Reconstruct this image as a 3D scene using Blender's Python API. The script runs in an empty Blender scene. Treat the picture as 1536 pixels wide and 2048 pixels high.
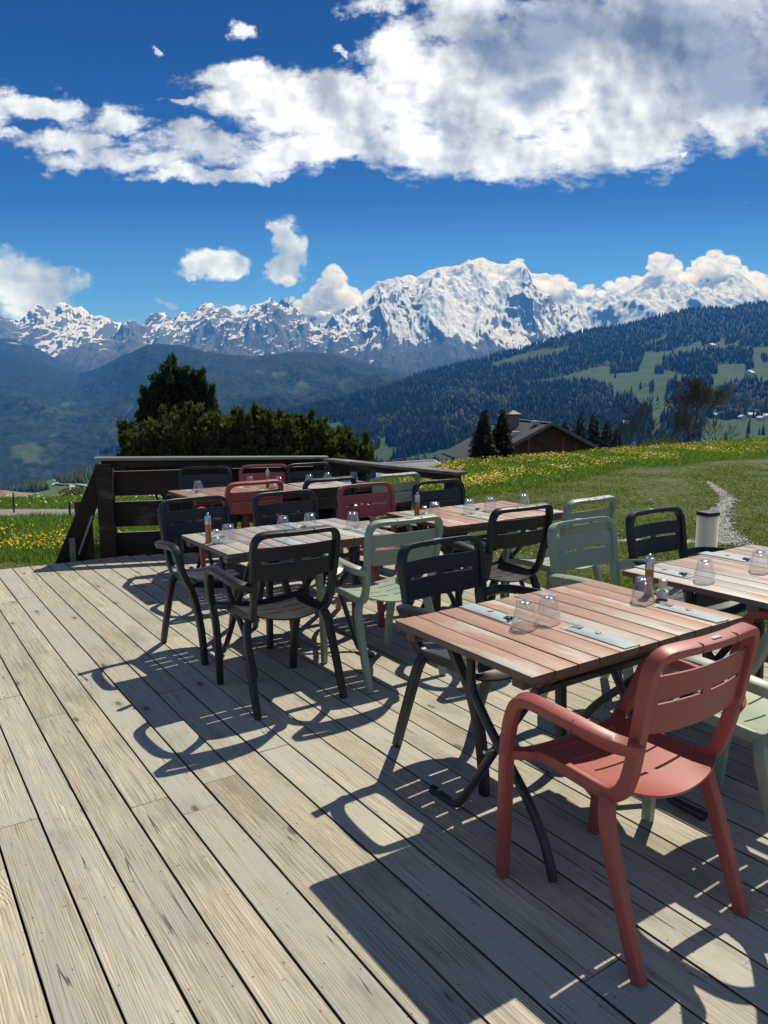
import bpy, bmesh, math, random
import numpy as np
from mathutils import Vector, Matrix
random.seed(7); rng = np.random.default_rng(7)
PI = math.pi
scene = bpy.context.scene
COL = scene.collection
# ------------------------------------------------------------------ camera
F_PX, PITCH, ROLL, EYE, YAW = 1523.4749, .1509, -.0064, 1.5483, -.5946
cam_d = bpy.data.cameras.new('camera'); cam = bpy.data.objects.new('camera', cam_d); COL.objects.link(cam)
cam_d.sensor_fit = 'VERTICAL'; cam_d.sensor_height = 36.0; cam_d.lens = F_PX/2048*36.0
cam_d.clip_start = .05; cam_d.clip_end = 80000
cp, sp = math.cos(PITCH), math.sin(PITCH); cr, sr = math.cos(ROLL), math.sin(ROLL)
_F = np.array([0, cp, -sp]); _U0 = np.array([0, sp, cp]); _X0 = np.array([1., 0, 0])
_R = _X0*cr+_U0*sr; _U = _U0*cr-_X0*sr
cam.matrix_world = Matrix(((_R[0], _U[0], -_F[0], 0), (_R[1], _U[1], -_F[1], 0), (_R[2], _U[2], -_F[2], EYE), (0, 0, 0, 1)))
scene.camera = cam
scene.render.resolution_x = 768; scene.render.resolution_y = 1024
cyw, syw = math.cos(YAW), math.sin(YAW)
TH = -YAW                                   # the deck lies turned by this angle

def W(x, y, z=0.):                          # deck plan coordinates -> world
    return Vector((cyw*x+syw*y, -syw*x+cyw*y, z))
def sight(px, py):
    return _R*((px-768)/F_PX)+_U*((1024-py)/F_PX)+_F
def P(px, py, depth):                       # a bearing read off the photograph, at a real distance
    d = sight(px, py); t = depth/d[1]; return Vector((d[0]*t, depth, EYE+d[2]*t))
def elev(px, py): d = sight(px, py); return d[2]/d[1]
def azi(px, py=800): d = sight(px, py); return d[0]/d[1]

# ------------------------------------------------------------------ node helper
class NT:
    def __init__(s, tree): s.t = tree; s.n = tree.nodes; s.l = tree.links
    def new(s, typ, **kw):
        n = s.n.new(typ)
        for k, v in kw.items():
            if hasattr(n, k) and not k.startswith('_'): setattr(n, k, v)
        return n
    def put(s, sock, v):
        if v is None: return
        if isinstance(v, bpy.types.NodeSocket): s.l.new(v, sock)
        elif isinstance(v, (tuple, list)):
            v = tuple(v)
            if sock.type == 'RGBA' and len(v) == 3: v = v+(1,)
            sock.default_value = v
        else:
            if sock.type in ('RGBA',): v = (v, v, v, 1)
            elif sock.type == 'VECTOR': v = (v, v, v)
            sock.default_value = v
    def m(s, op, a, b=None, c=None, clamp=False):
        n = s.n.new('ShaderNodeMath'); n.operation = op; n.use_clamp = clamp
        s.put(n.inputs[0], a); s.put(n.inputs[1], b); s.put(n.inputs[2], c); return n.outputs[0]
    def v(s, op, a, b=None, out=0):
        n = s.n.new('ShaderNodeVectorMath'); n.operation = op
        s.put(n.inputs[0], a); s.put(n.inputs[1], b)
        return n.outputs['Value'] if op in ('LENGTH', 'DOT_PRODUCT', 'DISTANCE') else n.outputs[0]
    def vs(s, a, k):
        n = s.n.new('ShaderNodeVectorMath'); n.operation = 'SCALE'; s.put(n.inputs[0], a); s.put(n.inputs[3], k); return n.outputs[0]
    def sep(s, a): n = s.n.new('ShaderNodeSeparateXYZ'); s.put(n.inputs[0], a); return n.outputs
    def com(s, x=0, y=0, z=0):
        n = s.n.new('ShaderNodeCombineXYZ'); s.put(n.inputs[0], x); s.put(n.inputs[1], y); s.put(n.inputs[2], z); return n.outputs[0]
    def noise(s, vec, scale=5, detail=4, rough=.55, dist=0, col=False, dim='3D'):
        n = s.n.new('ShaderNodeTexNoise'); n.noise_dimensions = dim
        s.put(n.inputs['Vector'], vec); n.inputs['Scale'].default_value = scale; n.inputs['Detail'].default_value = detail
        n.inputs['Roughness'].default_value = rough; n.inputs['Distortion'].default_value = dist
        return n.outputs[1 if col else 0]
    def vor(s, vec, scale=5, feature='F1', out=0, rnd=1., dim='3D'):
        n = s.n.new('ShaderNodeTexVoronoi'); n.feature = feature; n.voronoi_dimensions = dim; s.put(n.inputs['Vector'], vec)
        n.inputs['Scale'].default_value = scale; n.inputs['Randomness'].default_value = rnd; return n.outputs[out]
    def mix(s, f, a, b, blend='MIX'):
        n = s.n.new('ShaderNodeMix'); n.data_type = 'RGBA'; n.blend_type = blend
        s.put(n.inputs[0], f); s.put(n.inputs[6], a); s.put(n.inputs[7], b); return n.outputs[2]
    def ramp(s, f, stops, interp='LINEAR'):
        n = s.n.new('ShaderNodeValToRGB'); s.put(n.inputs[0], f); r = n.color_ramp; r.interpolation = interp
        while len(r.elements) < len(stops): r.elements.new(.5)
        for e, (p, c) in zip(r.elements, stops):
            e.position = p; e.color = (c, c, c, 1) if isinstance(c, (int, float)) else tuple(c)+(1,)
        return n.outputs[0]
    def step(s, x, a, b):                   # smoothstep from a to b
        n = s.n.new('ShaderNodeMapRange'); n.interpolation_type = 'SMOOTHSTEP'; n.clamp = True
        s.put(n.inputs[0], x); s.put(n.inputs[1], a); s.put(n.inputs[2], b); n.inputs[3].default_value = 0; n.inputs[4].default_value = 1
        return n.outputs[0]
    def attr(s, name, out=2):
        n = s.n.new('ShaderNodeAttribute'); n.attribute_name = name; return n.outputs[out]
    def pos(s): return s.n.new('ShaderNodeNewGeometry').outputs['Position']
    def nrm(s): return s.n.new('ShaderNodeNewGeometry').outputs['Normal']
    def obj(s): return s.n.new('ShaderNodeTexCoord').outputs['Object']
    def bump(s, h, strength=.3, dist=.01, normal=None):
        n = s.n.new('ShaderNodeBump'); n.inputs['Strength'].default_value = strength; n.inputs['Distance'].default_value = dist
        s.put(n.inputs['Height'], h)
        if normal is not None: s.put(n.inputs['Normal'], normal)
        return n.outputs[0]
    def bsdf(s, col, rough=.6, spec=.5, metal=0., normal=None, **kw):
        n = s.n.new('ShaderNodeBsdfPrincipled')
        s.put(n.inputs['Base Color'], col); s.put(n.inputs['Roughness'], rough); s.put(n.inputs['Specular IOR Level'], spec)
        s.put(n.inputs['Metallic'], metal)
        if normal is not None: s.put(n.inputs['Normal'], normal)
        for k, v in kw.items(): s.put(n.inputs[k.replace('_', ' ')], v)
        return n
    def out(s, sh):
        o = s.n.new('ShaderNodeOutputMaterial'); s.l.new(sh.outputs[0] if hasattr(sh, 'outputs') else sh, o.inputs[0]); return o
def mat(name):
    m = bpy.data.materials.new(name); m.use_nodes = True; m.node_tree.nodes.clear(); return m, NT(m.node_tree)

# ------------------------------------------------------------------ sun and sky
sd = Vector((.389, .637, 1.)).normalized()            # towards the sun
SUN_EL = math.asin(sd.z); SUN_AZ = math.atan2(sd.x, sd.y)
sun_d = bpy.data.lights.new('sun', 'SUN'); sun = bpy.data.objects.new('sun', sun_d); COL.objects.link(sun)
sun_d.energy = 4.95; sun_d.angle = math.radians(.53); sun_d.color = (1., .962, .905)
sun.rotation_euler = (-sd).to_track_quat('-Z', 'Y').to_euler()
scene.view_settings.view_transform = 'Standard'; scene.view_settings.look = 'None'
scene.view_settings.gamma = 1; scene.view_settings.exposure = 0.12
scene.cycles.use_denoising = True
scene.cycles.max_bounces = 8; scene.cycles.transparent_max_bounces = 24; scene.cycles.volume_bounces = 0
scene.cycles.caustics_reflective = False; scene.cycles.caustics_refractive = False

def build_world():
    w = bpy.data.worlds.new('World'); scene.world = w; w.use_nodes = True
    w.node_tree.nodes.clear(); N = NT(w.node_tree)
    sky = N.new('ShaderNodeTexSky'); sky.sky_type = 'NISHITA'; sky.sun_disc = False
    sky.sun_elevation = SUN_EL; sky.sun_rotation = SUN_AZ; sky.altitude = 1200; sky.air_density = 1.0; sky.dust_density = .25; sky.ozone_density = 2.2
    g = N.n.new('ShaderNodeTexCoord').outputs['Generated']
    x, y, z = N.sep(g)
    yy = N.m('MAXIMUM', y, .05)
    u = N.m('DIVIDE', x, yy); v = N.m('DIVIDE', z, yy)     # bearing and height of the direction
    p = N.com(u, v, 0)
    wv = N.noise(p, 7.5, 7, .62, col=True)
    wv = N.v('SUBTRACT', wv, (.5, .5, .5))
    wv2 = N.v('SUBTRACT', N.noise(p, 30, 6, .6, col=True), (.5, .5, .5))
    pw = N.v('ADD', p, N.v('ADD', N.v('MULTIPLY', wv, (.125, .085, 0)), N.v('MULTIPLY', wv2, (.03, .022, 0))))
    # each cloud body: centre px, half sizes px (read as bearings)
    def blobs(lst, warp, k=1.):
        acc = None
        for (cx, cy, rx, ry) in lst:
            cu, cv = azi(cx, cy), elev(cx, cy)
            q = N.v('SUBTRACT', warp, (cu, cv, 0)); q = N.v('MULTIPLY', q, (F_PX/rx, F_PX/ry, 0))
            d = N.m('SUBTRACT', 1., N.v('LENGTH', q))
            if k != 1.: d = N.m('MULTIPLY', d, k)
            acc = d if acc is None else N.m('MAXIMUM', acc, d)
        return acc
    big = blobs(BIG, pw)
    thin = blobs(THIN, pw)
    small = blobs(SMALL, N.v('ADD', p, N.v('ADD', N.v('MULTIPLY', wv, (.065, .05, 0)), N.v('MULTIPLY', wv2, (.045, .035, 0)))))
    n1 = N.noise(p, 11, 8, .6); n2 = N.noise(N.v('ADD', p, (.035, .022, 0)), 9, 2, .5)
    n3 = N.noise(N.v('MULTIPLY', p, (1., 1.7, 1)), 26, 8, .62)
    n1r = N.noise(p, 9, 2, .5)
    relief = N.m('SUBTRACT', n1r, n2)
    n4a = N.noise(p, 34, 3, .55); n4b = N.noise(N.v('ADD', p, (.010, .008, 0)), 34, 3, .55)
    relief2 = N.m('SUBTRACT', n4a, n4b)
    nst = N.noise(N.v('MULTIPLY', N.v('ADD', p, N.v('MULTIPLY', wv, (.06, .03, 0))), (1., 2.6, 1)), 16, 6, .66)
    hole = N.m('ADD', N.m('MULTIPLY', N.m('SUBTRACT', n1, .5), .7), N.m('ADD', N.m('MULTIPLY', N.m('SUBTRACT', n3, .5), .7), N.m('MULTIPLY', N.m('SUBTRACT', nst, .5), .7)))
    a_big = N.step(N.m('ADD', N.m('MULTIPLY', big, 1.15), N.m('MULTIPLY', hole, 1.75)), -.08, .58)
    a_thin = N.m('MULTIPLY', N.step(N.m('ADD', thin, N.m('MULTIPLY', hole, 2.1)), .05, .75), .9)
    a_small = N.step(N.m('ADD', small, N.m('MULTIPLY', hole, 1.1)), -.05, .50)
    alpha = N.m('MAXIMUM', N.m('MAXIMUM', a_big, a_thin), a_small)
    thick = blobs(GREY, N.v('ADD', p, N.v('MULTIPLY', wv, (.16, .11, 0))))
    gray = N.step(N.m('ADD', thick, N.m('MULTIPLY', N.m('SUBTRACT', n1r, .5), 1.4)), -.30, .80)
    base = N.mix(N.m('MULTIPLY', gray, .86), (.74, .81, .955), (.155, .195, .285))
    lum = N.m('ADD', 1., N.m('ADD', N.m('MULTIPLY', relief, 2.3), N.m('MULTIPLY', relief2, 1.1)))
    under = N.m('SUBTRACT', 1., N.m('MULTIPLY', N.m('MULTIPLY', a_small, N.step(N.m('ADD', small, N.m('MULTIPLY', relief, -3.)), .12, .7)), .24))
    lum = N.m('MULTIPLY', N.m('MINIMUM', N.m('MAXIMUM', lum, .52), 1.22), under)
    ccol = N.vs(base, lum)
    nz = N.m('MAXIMUM', v, 0)
    ccol = N.mix(1., ccol, N.ramp(nz, [(.08, (.80, .90, 1.10)), (.40, (1, 1, 1))]), 'MULTIPLY')
    tint = N.ramp(N.m('MULTIPLY', nz, 1.25), [(0, (.42, .70, 1.05)), (.16, (.225, .43, .90)), (.306, (.07, .145, .43)), (.75, (.011, .028, .13))])
    skyc = N.mix(1., sky.outputs[0], tint, 'MULTIPLY')
    skyc = N.vs(skyc, SKY_S)
    ccol = N.vs(ccol, CLOUD_S)
    # unseen sky behind the viewer: cloud brightness added as fill for the shade
    back = N.m('MULTIPLY', N.step(y, .12, -.35), N.step(z, -.02, .1)); bn = N.noise(g, 3.2, 6, .6)
    alpha = N.m('MULTIPLY', alpha, N.step(y, .06, .2))
    final = N.mix(alpha, skyc, ccol)
    final = N.mix(N.m('MULTIPLY', back, N.step(bn, .30, .52)), final, N.vs(N.new('ShaderNodeRGB').outputs[0], 1.))
    w.node_tree.nodes['RGB'].outputs[0].default_value = BACK_FILL
    bg = N.new('ShaderNodeBackground'); N.put(bg.inputs[0], final); bg.inputs[1].default_value = 0.1
    o = N.new('ShaderNodeOutputWorld'); N.l.new(bg.outputs[0], o.inputs[0])
    w.cycles.sampling_method = 'MANUAL'; w.cycles.sample_map_resolution = 512
BACK_FILL = (2.8, 3.5, 5.4, 1); SKY_S = 1.15; CLOUD_S = 10.8
BIG = [(1330, 60, 330, 190), (1120, 150, 330, 175), (1420, 160, 260, 150), (1250, 250, 230, 95), (960, 170, 260, 140), (880, 290, 190, 65),
       (1060, 300, 200, 60), (700, 220, 210, 90), (620, 306, 200, 40), (800, 130, 130, 80), (930, 40, 110, 90), (500, 150, 150, 34), (560, 190, 170, 50),
       (420, 344, 150, 18), (1480, 250, 160, 50), (1700, 130, 330, 190), (1500, -60, 420, 120), (640, 150, 110, 36)]
THIN = [(60, 208, 150, 22), (230, 228, 100, 30), (130, 268, 190, 22), (280, 312, 200, 26), (380, 250, 70, 22), (360, 192, 60, 12), (760, 10, 110, 22), (490, 58, 26, 24), (309, 77, 14, 9), (676, 82, 40, 7), (-100, 220, 160, 50), (400, 290, 220, 40), (1360, 324, 20, 6), (330, 606, 18, 7), (20, 258, 60, 10)]
SMALL = [(50, 575, 100, 62), (110, 565, 70, 38), (0, 560, 90, 70), (-60, 570, 90, 60), (60, 610, 80, 40), (415, 530, 62, 28), (455, 538, 46, 20), (385, 530, 34, 16),
         (565, 545, 42, 30), (560, 490, 36, 52), (590, 515, 30, 36), (545, 460, 22, 22), (462, 611, 34, 8), (278, 665, 26, 14), (370, 605, 0.1, .1), (378, 560, 14, 7)]
GREY = [(1130, 70, 170, 90), (1420, 110, 240, 110), (1290, 60, 260, 90), (980, 90, 90, 60), (1500, 180, 150, 70), (1100, 160, 90, 40), (1650, 120, 200, 140)]
build_world()
# ------------------------------------------------------------------ mesh helpers
def link(o, parent=None):
    COL.objects.link(o)
    if parent is not None: o.parent = parent
    return o
def tag(o, label=None, cat=None, group=None, kind=None):
    if label: o['label'] = label
    if cat: o['category'] = cat
    if group: o['group'] = group
    if kind: o['kind'] = kind
    return o
def empty(name, loc=(0, 0, 0), rz=0., **kw):
    o = bpy.data.objects.new(name, None); o.empty_display_size = .1; COL.objects.link(o); o.location = loc; o.rotation_euler = (0, 0, rz); tag(o, **kw); return o
def np_mesh(name, verts, faces, m, parent=None, smooth=False, attrs=None, link_it=True):
    verts = np.asarray(verts, dtype=np.float32).reshape(-1, 3); faces = np.asarray(faces, dtype=np.int32)
    k = faces.shape[1]; nf = len(faces)
    me = bpy.data.meshes.new(name); me.vertices.add(len(verts)); me.vertices.foreach_set('co', verts.ravel())
    me.loops.add(nf*k); me.loops.foreach_set('vertex_index', faces.ravel()); me.polygons.add(nf)
    me.polygons.foreach_set('loop_start', np.arange(0, nf*k, k, dtype=np.int32))
    me.polygons.foreach_set('loop_total', np.full(nf, k, dtype=np.int32))
    if smooth: me.polygons.foreach_set('use_smooth', np.ones(nf, dtype=bool))
    me.update(calc_edges=True)
    for an, (dom, arr) in (attrs or {}).items():
        a = me.attributes.new(an, 'FLOAT', dom); a.data.foreach_set('value', np.asarray(arr, dtype=np.float32))
    me.materials.append(m)
    o = bpy.data.objects.new(name, me)
    if link_it: link(o, parent)
    return o
def grid_faces(nu, nv, off=0):
    a = (np.arange(nv-1)[:, None]*nu+np.arange(nu-1)[None, :]).ravel()+off
    return np.stack([a, a+1, a+1+nu, a+nu], 1)
class MB:                                    # collects polygons into one mesh
    def __init__(s): s.v = []; s.f = []; s.r = []
    def add(s, vs, fs, r=0.):
        o = len(s.v); s.v += [tuple(q) for q in vs]; s.f += [tuple(i+o for i in f) for f in fs]; s.r += [r]*len(fs)
    def box(s, x0, x1, y0, y1, z0, z1, r=0., rot=None):
        vs = [(x, y, z) for z in (z0, z1) for (x, y) in ((x0, y0), (x1, y0), (x1, y1), (x0, y1))]
        if rot is not None: vs = [rot @ Vector(q) for q in vs]
        s.add(vs, [(3, 2, 1, 0), (4, 5, 6, 7), (0, 1, 5, 4), (1, 2, 6, 5), (2, 3, 7, 6), (3, 0, 4, 7)], r)
    def beam(s, a, b, w, h, up=(0, 0, 1), r=0.):   # rectangular bar from a to b
        a, b = Vector(a), Vector(b); d = (b-a).normalized(); sd_ = d.cross(Vector(up)).normalized(); u = sd_.cross(d)
        vs = [p+sd_*i*w/2+u*j*h/2 for p in (a, b) for (i, j) in ((-1, -1), (1, -1), (1, 1), (-1, 1))]
        s.add(vs, [(0, 1, 2, 3), (7, 6, 5, 4), (0, 4, 5, 1), (1, 5, 6, 2), (2, 6, 7, 3), (3, 7, 4, 0)], r)
    def tube(s, pts, rad, n=10, caps=True, hollow=False, r=0.):
        prof = [(math.cos(2*PI*i/n), math.sin(2*PI*i/n)) for i in range(n)]
        sweep(s, pts, prof, [(q if isinstance(q, (int, float)) else q) for q in (rad if isinstance(rad, (list, tuple)) else [rad]*len(pts))], caps=caps, r=r)
    def lathe(s, prof, n=20, c=(0, 0, 0), r=0., facet=None, close=False):
        vs = []; m_ = len(prof)
        for (rr, z) in prof:
            for i in range(n):
                a = 2*PI*i/n; k = facet(a, z) if facet else 1.
                vs.append((c[0]+rr*k*math.cos(a), c[1]+rr*k*math.sin(a), c[2]+z))
        fs = [(j*n+i, j*n+(i+1) % n, (j+1)*n+(i+1) % n, (j+1)*n+i) for j in range(m_-1) for i in range(n)]
        if not close: fs += [tuple(range(n-1, -1, -1)), tuple((m_-1)*n+i for i in range(n))]
        s.add(vs, fs, r)
    def build(s, name, m, parent=None, bevel=0., smooth=None, seg=2, link_it=True):
        me = bpy.data.meshes.new(name); me.from_pydata(s.v, [], s.f)
        at = me.attributes.new('rnd', 'FLOAT', 'FACE'); at.data.foreach_set('value', s.r)
        bm = bmesh.new(); bm.from_mesh(me); bmesh.ops.remove_doubles(bm, verts=bm.verts, dist=1e-6)
        bmesh.ops.recalc_face_normals(bm, faces=bm.faces)
        if bevel > 0:
            ed = [e for e in bm.edges if e.is_manifold and e.calc_face_angle(0) > .6]
            bmesh.ops.bevel(bm, geom=ed, offset=bevel, segments=seg, profile=.5, affect='EDGES')
        bm.to_mesh(me); bm.free()
        if smooth is not None:
            me.shade_smooth(); me.set_sharp_from_angle(angle=math.radians(smooth))
        me.materials.append(m); o = bpy.data.objects.new(name, me)
        if link_it: link(o, parent)
        return o
def catmull(pts, n=6):
    pts = [Vector(p) for p in pts]; out = []
    for i in range(len(pts)-1):
        p0 = pts[max(i-1, 0)]; p1 = pts[i]; p2 = pts[i+1]; p3 = pts[min(i+2, len(pts)-1)]
        for k in range(n):
            t = k/n; out.append(.5*((2*p1)+(p2-p0)*t+(2*p0-5*p1+4*p2-p3)*t*t+(3*p1-p0-3*p2+p3)*t**3))
    out.append(pts[-1]); return out
def sweep(mb, pts, prof, scl, side=None, caps=True, r=0.):
    """prof: closed outline (a,b); scl: per point scale, number or (sa,sb); side: fixed side axis or None"""
    pts = [Vector(p) for p in pts]; n = len(prof); rings = []; prev = None
    for i, p in enumerate(pts):
        t = (pts[min(i+1, len(pts)-1)]-pts[max(i-1, 0)]).normalized()
        if side is not None: a = (Vector(side)-t*t.dot(Vector(side))).normalized()
        else:
            if prev is None:
                ref = Vector((0, 0, 1)) if abs(t.z) < .9 else Vector((1, 0, 0)); a = t.cross(ref).normalized()
            else: a = (prev-t*t.dot(prev)).normalized()
            prev = a
        b = t.cross(a); k = scl[i]; sa, sb = (k, k) if isinstance(k, (int, float)) else k
        rings.append([p+a*(q[0]*sa)+b*(q[1]*sb) for q in prof])
    vs = [v for rg in rings for v in rg]
    fs = [(j*n+i, j*n+(i+1) % n, (j+1)*n+(i+1) % n, (j+1)*n+i) for j in range(len(pts)-1) for i in range(n)]
    if caps: fs += [tuple(range(n-1, -1, -1)), tuple((len(pts)-1)*n+i for i in range(n))]
    mb.add(vs, fs, r)
def rrect(n=16, e=4.):                       # rounded rectangle outline, half sizes 1 x 1
    o = []
    for i in range(n):
        a = 2*PI*(i+.5)/n; c, s_ = math.cos(a), math.sin(a)
        o.append((math.copysign(abs(c)**(2/e), c), math.copysign(abs(s_)**(2/e), s_)))
    return o
def chamfer_rect(r=.30, k=3):
    o = []
    for (sx, sy, a0) in ((1, 1, 0), (-1, 1, PI/2), (-1, -1, PI), (1, -1, 3*PI/2)):
        for i in range(k): a = a0+(PI/2)*i/(k-1); o.append((sx*(1-r)+r*math.cos(a), sy*(1-r)+r*math.sin(a)))
    return o
RR = chamfer_rect()
def copy_tree(o, parent=None):
    c = o.copy(); COL.objects.link(c); c.parent = parent
    for ch in list(o.children): copy_tree(ch, c)
    return c
# gradient noise on arrays
_perm = np.random.default_rng(3).permutation(256); _perm = np.concatenate([_perm, _perm])
_grad = np.random.default_rng(4).normal(size=(256, 3)); _grad /= np.linalg.norm(_grad, axis=1)[:, None]
def pn(x, y, z=0.):
    x, y, z = np.broadcast_arrays(np.asarray(x, float), np.asarray(y, float), np.asarray(z, float))
    xi, yi, zi = np.floor(x).astype(int), np.floor(y).astype(int), np.floor(z).astype(int)
    xf, yf, zf = x-xi, y-yi, z-zi; f = lambda t: t*t*t*(t*(t*6-15)+10)
    u, v, w = f(xf), f(yf), f(zf); r = 0
    for a in (0, 1):
        for b in (0, 1):
            for c in (0, 1):
                h = _perm[(_perm[(_perm[(xi+a) & 255]+yi+b) & 255]+zi+c) & 255]; g = _grad[h]
                r = r+(g[..., 0]*(xf-a)+g[..., 1]*(yf-b)+g[..., 2]*(zf-c))*(u if a else 1-u)*(v if b else 1-v)*(w if c else 1-w)
    return r*1.5
def fbm(x, y, z=0., o=5, g=.5, ridge=False):
    r = 0; a = 1.; t = 0
    for i in range(o):
        n = pn(x*2**i+17*i, y*2**i-9*i, z*2**i)
        if ridge: n = 1-2*np.abs(n)
        r = r+a*n; t += a; a *= g
    return r/t
def sstep(x, a, b): t = np.clip((x-a)/(b-a), 0, 1); return t*t*(3-2*t)
def inpoly(px, py, poly):
    c = np.zeros(np.shape(px), bool); n = len(poly)
    for i in range(n):
        x1, y1 = poly[i]; x2, y2 = poly[(i+1) % n]
        if y1 == y2: continue
        k = ((y1 > py) != (y2 > py)) & (px < (x2-x1)*(py-y1)/(y2-y1)+x1); c ^= k
    return c
# ------------------------------------------------------------------ materials of made things
def wood_mat(name, cols, grey, grey_amt, ring=230., scale=1., bump=.25, rough=.75, knots=False, side=None, top=None, spec=.25):
    """boards running along object Y; the face attribute rnd shifts the figure from board to board"""
    m, N = mat(name); o = N.obj(); x, y, z = N.sep(o); r = N.attr('rnd')
    r1 = N.m('FRACT', N.m('MULTIPLY', r, 17.31)); r2 = N.m('FRACT', N.m('MULTIPLY', r, 53.7)); r3 = N.m('FRACT', N.m('MULTIPLY', r, 91.3))
    off = N.com(N.m('MULTIPLY', r1, 31.), N.m('MULTIPLY', r2, 47.), N.m('MULTIPLY', r3, 13.))
    p = N.v('ADD', o, off)
    w1 = N.m('SUBTRACT', N.noise(N.v('MULTIPLY', p, (4.5, .62, 6.)), 1., 3, .5), .5)
    w2 = N.m('SUBTRACT', N.noise(N.v('MULTIPLY', p, (40., 5., 40.)), 1., 3, .5), .5)
    px_ = N.sep(p)
    xl = N.m('SUBTRACT', N.attr('xl'), N.m('MULTIPLY', N.m('SUBTRACT', r2, .5), .07)) if knots else N.m('MULTIPLY', x, 1.)
    core = N.m('SQRT', N.m('ADD', N.m('MULTIPLY', xl, xl), .00012)) if knots else N.m('ADD', x, N.m('MULTIPLY', r, 3.))
    val = N.m('ADD', N.m('MULTIPLY', core, ring), N.m('MULTIPLY', w1, 22. if knots else 9.)); val = N.m('ADD', val, N.m('MULTIPLY', w2, 1.3))
    if knots:
        val = N.m('ADD', val, N.m('MULTIPLY', px_[1], N.m('MULTIPLY', N.m('SUBTRACT', r3, .3), 7.)))
        kv = N.v('MULTIPLY', N.v('ADD', p, N.v('MULTIPLY', N.v('SUBTRACT', N.noise(N.v('MULTIPLY', p, (1, 1, 0)), 45., 3, .6, col=True), (.5, .5, .5)), (.022, .03, 0))), (3.4, 1.35, 0.))
        kd = N.vor(kv, 1., dim='2D'); kr = N.sep(N.vor(kv, 1., out=1, dim='2D'))[0]; kd = N.m('ADD', kd, N.m('MULTIPLY', N.step(kr, .42, .44), 1.))
        kn = N.step(kd, .060, .025); kw = N.step(kd, .30, .02)
        val = N.m('ADD', val, N.m('MULTIPLY', kw, 8.)); amt_k = N.step(kd, .32, .10)
    g = N.m('ABSOLUTE', N.m('SUBTRACT', N.m('FRACT', N.m('MULTIPLY', val, .5)), .5)); g = N.m('MULTIPLY', g, 2.)
    if knots: g = N.m('POWER', g, .55)
    fib = N.noise(N.v('MULTIPLY', p, (300., 3.6, 260.)), 1., 4, .72) if knots else N.noise(N.v('MULTIPLY', p, (260., 7., 260.)), 1., 3, .6)
    blot = N.noise(N.v('MULTIPLY', p, (9., 2.4, 9.)), 1., 5, .6)
    amt = N.m('ADD', .12, N.m('MULTIPLY', N.m('MULTIPLY', r1, r1), .55)) if knots else .22
    if knots: amt = N.m('MULTIPLY', amt, N.m('ADD', .35, N.m('MULTIPLY', N.step(N.noise(N.v('MULTIPLY', p, (2., .8, 0)), 1., 3, .5), .35, .65), .9))); amt = N.m('ADD', amt, N.m('MULTIPLY', amt_k, .45))
    c = N.ramp(N.m('ADD', N.m('MULTIPLY', N.m('SUBTRACT', g, .5), amt), N.m('ADD', .5, N.m('MULTIPLY', N.m('SUBTRACT', fib, .5), 1.9 if knots else .9))), [(.18, cols[0]), (.5, cols[1]), (.85, cols[2])])
    gm = N.step(N.m('ADD', blot, N.m('MULTIPLY', N.m('SUBTRACT', r1, .5), .22)), .56-grey_amt*.3, .70-grey_amt*.3)
    c = N.mix(gm, c, N.mix(fib, tuple(k*.72 for k in grey), tuple(k*1.15 for k in grey)))
    c = N.mix(1., c, N.com(*(N.m('ADD', .88 if knots else .80, N.m('MULTIPLY', r2, .22 if knots else .4)),)*3), 'MULTIPLY')
    h = N.m('ADD', N.m('MULTIPLY', g, .5 if knots else .1), N.m('MULTIPLY', fib, .8))
    if knots:
        st = N.noise(N.v('MULTIPLY', p, (3.1, 1.2, 0)), 1., 6, .65)
        c = N.mix(N.m('MULTIPLY', N.step(st, .50, .72), .42), c, tuple(k*.52*t for k, t in zip(cols[0], (1.05, 1, .9))))
        band = N.noise(N.v('MULTIPLY', p, (75., .9, 0)), 1., 4, .7); c = N.mix(N.m('MULTIPLY', N.step(band, .53, .72), .42), c, (.135, .118, .095))
        fine = N.noise(N.v('MULTIPLY', p, (30., 12., 0)), 1., 5, .7)
        c = N.mix(N.m('MULTIPLY', N.step(fine, .60, .78), .25), c, (.13, .11, .08))
        warm = N.noise(N.v('MULTIPLY', p, (1.3, .9, 0)), 1., 3, .5)
        c = N.mix(N.m('MULTIPLY', N.step(warm, .5, .7), .30), c, N.mix(1., c, (1.06, .95, .78), 'MULTIPLY'))
        c = N.mix(N.m('MULTIPLY', N.step(kd, .16, .05), .22), c, (.20, .165, .12))
        c = N.mix(N.m('MULTIPLY', kn, .8), c, (.085, .062, .042))
        sy = N.m('SUBTRACT', N.m('FRACT', N.m('ADD', N.m('DIVIDE', y, .6), .61)), .5); sx = N.m('SUBTRACT', N.m('ABSOLUTE', N.attr('xl')), .046)
        sy = N.m('MULTIPLY', N.m('ADD', sy, N.m('MULTIPLY', N.m('SUBTRACT', r3, .5), .03)), .6); sd2 = N.m('SQRT', N.m('ADD', N.m('MULTIPLY', sx, sx), N.m('MULTIPLY', sy, sy)))
        c = N.mix(N.m('MULTIPLY', N.step(sd2, .0042, .0025), N.m('MULTIPLY', N.step(r3, .3, .6), .7)), c, (.035, .032, .03)); c = N.mix(N.m('MULTIPLY', N.step(sd2, .012, .003), .10), c, (.10, .08, .06))
        sp_ = N.vor(N.v('MULTIPLY', p, (1, 1, 0)), 7., dim='2D'); c = N.mix(N.step(sp_, .022, .012), c, (.05, .04, .03))
        crk = N.m('ABSOLUTE', N.m('SUBTRACT', N.noise(N.v('MULTIPLY', p, (26., .42, 0)), 1., 1, .4), .5))
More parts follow.
